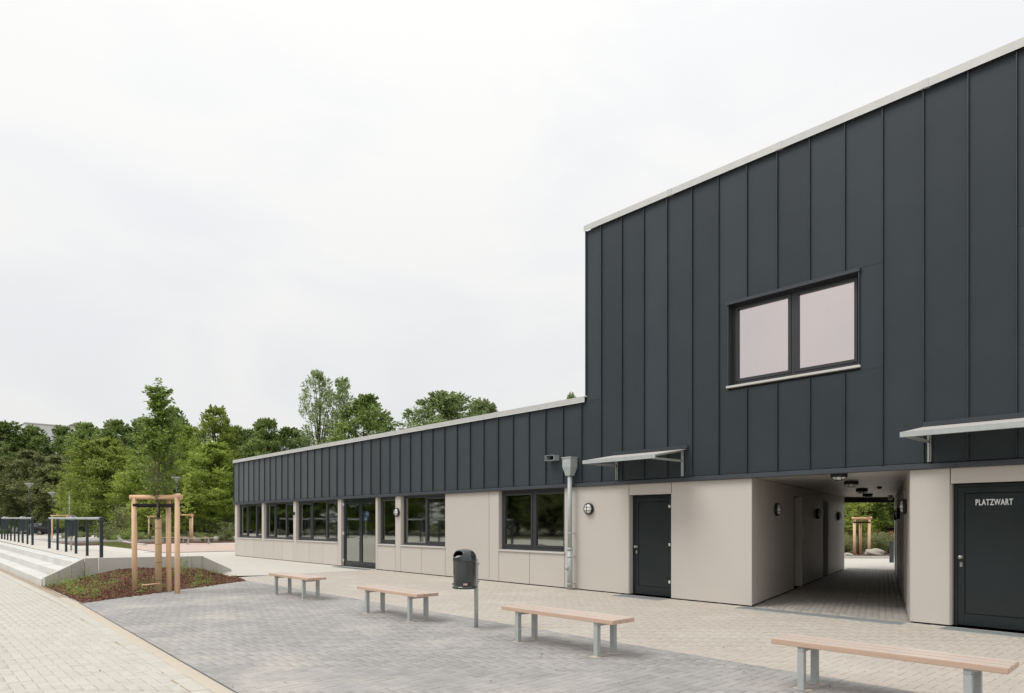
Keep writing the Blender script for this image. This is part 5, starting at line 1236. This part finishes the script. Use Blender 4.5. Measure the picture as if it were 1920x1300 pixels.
# mesh fence
A_, B_ = Vector(at(-40, 78)), Vector(at(470, 84)); dv = (B_-A_); nP = int(dv.length/2.5); dv = dv/nP
fo = thing('mesh_fence', (A_.x, A_.y, -.05), 'dark green wire mesh fence in front of the far trees', 'fence')
wires = None
for i in range(nP+1):
    p = dv*i; MB().box(p.x-.03, p.x+.03, p.y-.03, p.y+.03, 0, 2.05).build('post', 'fence', fo)
L_ = dv.length; wm = MB()
for k in range(11): wm.box(0, L_, -.006, .006, .05+.195*k, .062+.195*k)
for k in range(1, 50): wm.box(k*L_/50-.003, k*L_/50+.003, -.003, .003, .05, 2.0)
wme = wm.mesh('mesh_panel'); wme.materials.append(M['fence'])
for i in range(nP):
    o = link('mesh_panel', wme, None, fo); o.location = (dv.x*i, dv.y*i, 0); o.rotation_euler = (0, 0, math.atan2(dv.y, dv.x))
def vehicle(u, d, L_, H_, W_, paint, lab, rz, van):
    x, y = at(u, d); r = thing('van' if van else 'car', (x, y, -.05), lab, 'van' if van else 'car', rz=rz)
    h = L_/2; w = W_/2
    pr = [(-h, .32), (-h, .95), (-h+.05, 1.05), (-h+.9, 1.12), (-h+1.5, H_-.08), (-h+1.9, H_), (h-.3, H_), (h-.06, H_-.2), (h, 1.0), (h, .32)] if van else [(-h, .30), (-h, .72), (-h+1.1, .88), (-h+1.9, H_-.04), (-h+2.6, H_), (h-1.0, H_-.08), (h-.35, .98), (h, .92), (h, .30)]
    n = len(pr); m_ = MB()
    ins = [0 if z < 1.1 else .12 for _, z in pr]
    m_.add([(a, -w+k, z) for (a, z), k in zip(pr, ins)]+[(a, w-k, z) for (a, z), k in zip(pr, ins)], [tuple(range(n)), tuple(range(2*n-1, n-1, -1))]+[(i, n+i, n+(i+1) % n, (i+1) % n) for i in range(n)])
    body = m_.build('body', paint, r, bevel=.03, seg=2)
    zlo, zhi = (1.12, H_-.18) if van else (.92, H_-.14)
    spans_ = [(-h+1.55, -h+2.3), (-h+2.4, -h+3.4), (-h+3.5, h-.35)] if van else [(-h+1.75, -h+2.5), (-h+2.58, h-1.1)]
    for a, b in spans_:
        for s in (-1, 1): MB().box(a, b, s*(w-.10)-.012, s*(w-.10)+.012, zlo+.06, zhi).build('side_window', 'carglass', r)
    ws = MB(); i0 = 3 if van else 2; (a0, z0_), (a1, z1_) = pr[i0], pr[i0+1]; ws.add([(a0-.015+.06, -w+.18, z0_+.06), (a0-.015+.06, w-.18, z0_+.06), (a1-.03, w-.2, z1_-.02), (a1-.03, -w+.2, z1_-.02)], [(0,1,2,3)]); ws.build('windscreen', 'carglass', r)
    for a in (-h+.85, h-.85):
        for s in (-1, 1):
            wh = MB(); wh.tube((a, s*(w-.22), .32), (a, s*(w+.005), .32), .32, n=22); wo = wh.build('wheel', 'rubber', r, True); MB().tube((a, s*(w-.02), .32), (a, s*(w+.012), .32), .19, n=16).build('rim', 'carsilver', wo)
    for s in (-1, 1): MB().box(-h-.012, -h+.05, s*(w-.28)-.16, s*(w-.28)+.16, .68, .86).build('headlight', 'white', r, bevel=.02)
    MB().box(-h-.02, -h+.03, -.26, .26, .42, .53).build('number_plate', 'white', r)
vehicle(104, 84, 4.7, 1.93, 1.85, 'carpaint', 'dark van parked beyond the fence', math.atan2(RT[1], RT[0])+.45, True)
vehicle(64, 88, 4.3, 1.45, 1.75, 'carsilver', 'silver car parked beyond the fence, next to the van', math.atan2(RT[1], RT[0])+.3, False)
# far buildings above the trees
x, y = at(112, 190); hb = thing('white_hall', (x, y, 0), 'large white flat-roofed hall showing above the trees', 'building', rz=math.atan2(RT[1], RT[0])+.75)
zt = zv(797.5, 190)
for i in range(12): MB().box(-8+i*1.6, -6.42+i*1.6, -.05, 0, zt*.4, zt-.3).build('wall_sheet', 'hallwhite', hb)
MB().box(-8, 11.2, .001, 16, 0, zt-.3).build('wall', 'hallwhite', hb); MB().box(-8.15, 11.35, -.2, 16.15, zt-.3, zt).build('roof_edge', 'coping', hb)
m_ = MB(); m_.box(3.2, 6.2, 2, 5, zt, zt+.5); m_.box(2.8, 6.6, 1.6, 5.4, zt+.5, zt+.75); m_.box(3.8, 5.6, 2.5, 4.5, zt+.75, zt+1.3); m_.build('roof_vent', 'path', hb)
x, y = at(26, 200); ob = thing('olive_building', (x, y, 0), 'olive-yellow building showing above the trees', 'building', rz=math.atan2(RT[1], RT[0])); zt = zv(811, 200)
MB().box(-6, 6, 0, 10, 0, zt-.2).build('wall', 'olive', ob); MB().box(-6.1, 6.1, -.1, 10.1, zt-.2, zt).build('roof_edge', 'coping', ob)
# red shed glimpsed at the far right of the tree row
x, y = at(432, 102); rb = thing('red_shed', (x, y, -.05), 'red shed half hidden under the trees by the low wing', 'shed', rz=math.atan2(RT[1], RT[0])); MB().box(-2.2, 2.2, 0, 3, 0, 2.5).build('wall', 'core', rb); MB().box(-2.4, 2.4, -.3, 3.2, 2.5, 3.0).build('roof', 'brick', rb)
# parking sign across the yard, only seen mirrored in the glazed door
x, y = -41.2, -12.0; sg = thing('parking_sign', (x, y, -.05), 'blue disabled-parking sign mirrored in the glazed double door', 'sign', rz=R(115))
MB().tube((0,0,0), (0,0,2.35), .03, n=10).build('post', 'galv', sg, True); pl_ = MB().box(-.20, .20, -.045, -.032, 1.68, 2.28).build('plate', 'blue', sg)
m_ = MB(); m_.box(-.12, -.07, -.049, -.044, 2.0, 2.24); m_.box(-.07, .03, -.049, -.044, 2.20, 2.24); m_.box(-.07, .03, -.049, -.044, 2.10, 2.14); m_.box(.0, .04, -.049, -.044, 2.12, 2.22); m_.build('letter_p', 'letter', pl_)
m_ = MB(); m_.tube((0.02, -.046, 1.78), (.02, -.049, 1.78), .07, n=16); m_.box(-.03, .0, -.0495, -.044, 1.78, 1.96); m_.tube((-.015, -.045, 1.97), (-.015, -.0495, 1.97), .025, n=10); m_.box(0, .09, -.0495, -.044, 1.86, 1.885); m_.build('wheelchair_symbol', 'letter', pl_)
# litter on the paving: dry leaves and crumbs
C = []; 
while len(C) < 90:
    u, v = rnd.uniform(150, 1900), rnd.uniform(1100, 1298); p = un(u, v, 0)
    if p[1] < -.3 and not inbed(p[0], p[1]) and p[1] > -12: C.append((p[0], p[1], .008))
C = np.array(C); n = len(C); P, Q, A = leaves_mesh('l', C, NR.normal(size=(n, 3))*.35+np.array([0, 0, 1]), NR.uniform(.012, .035, n), NR.uniform(.008, .02, n), NR.rand(n), fold=.3)
tag(link('dry_leaves', npmesh('dry_leaves', P, Q, A), 'dry'), 'tiny dry leaves and crumbs strewn over the paving', kind='stuff')
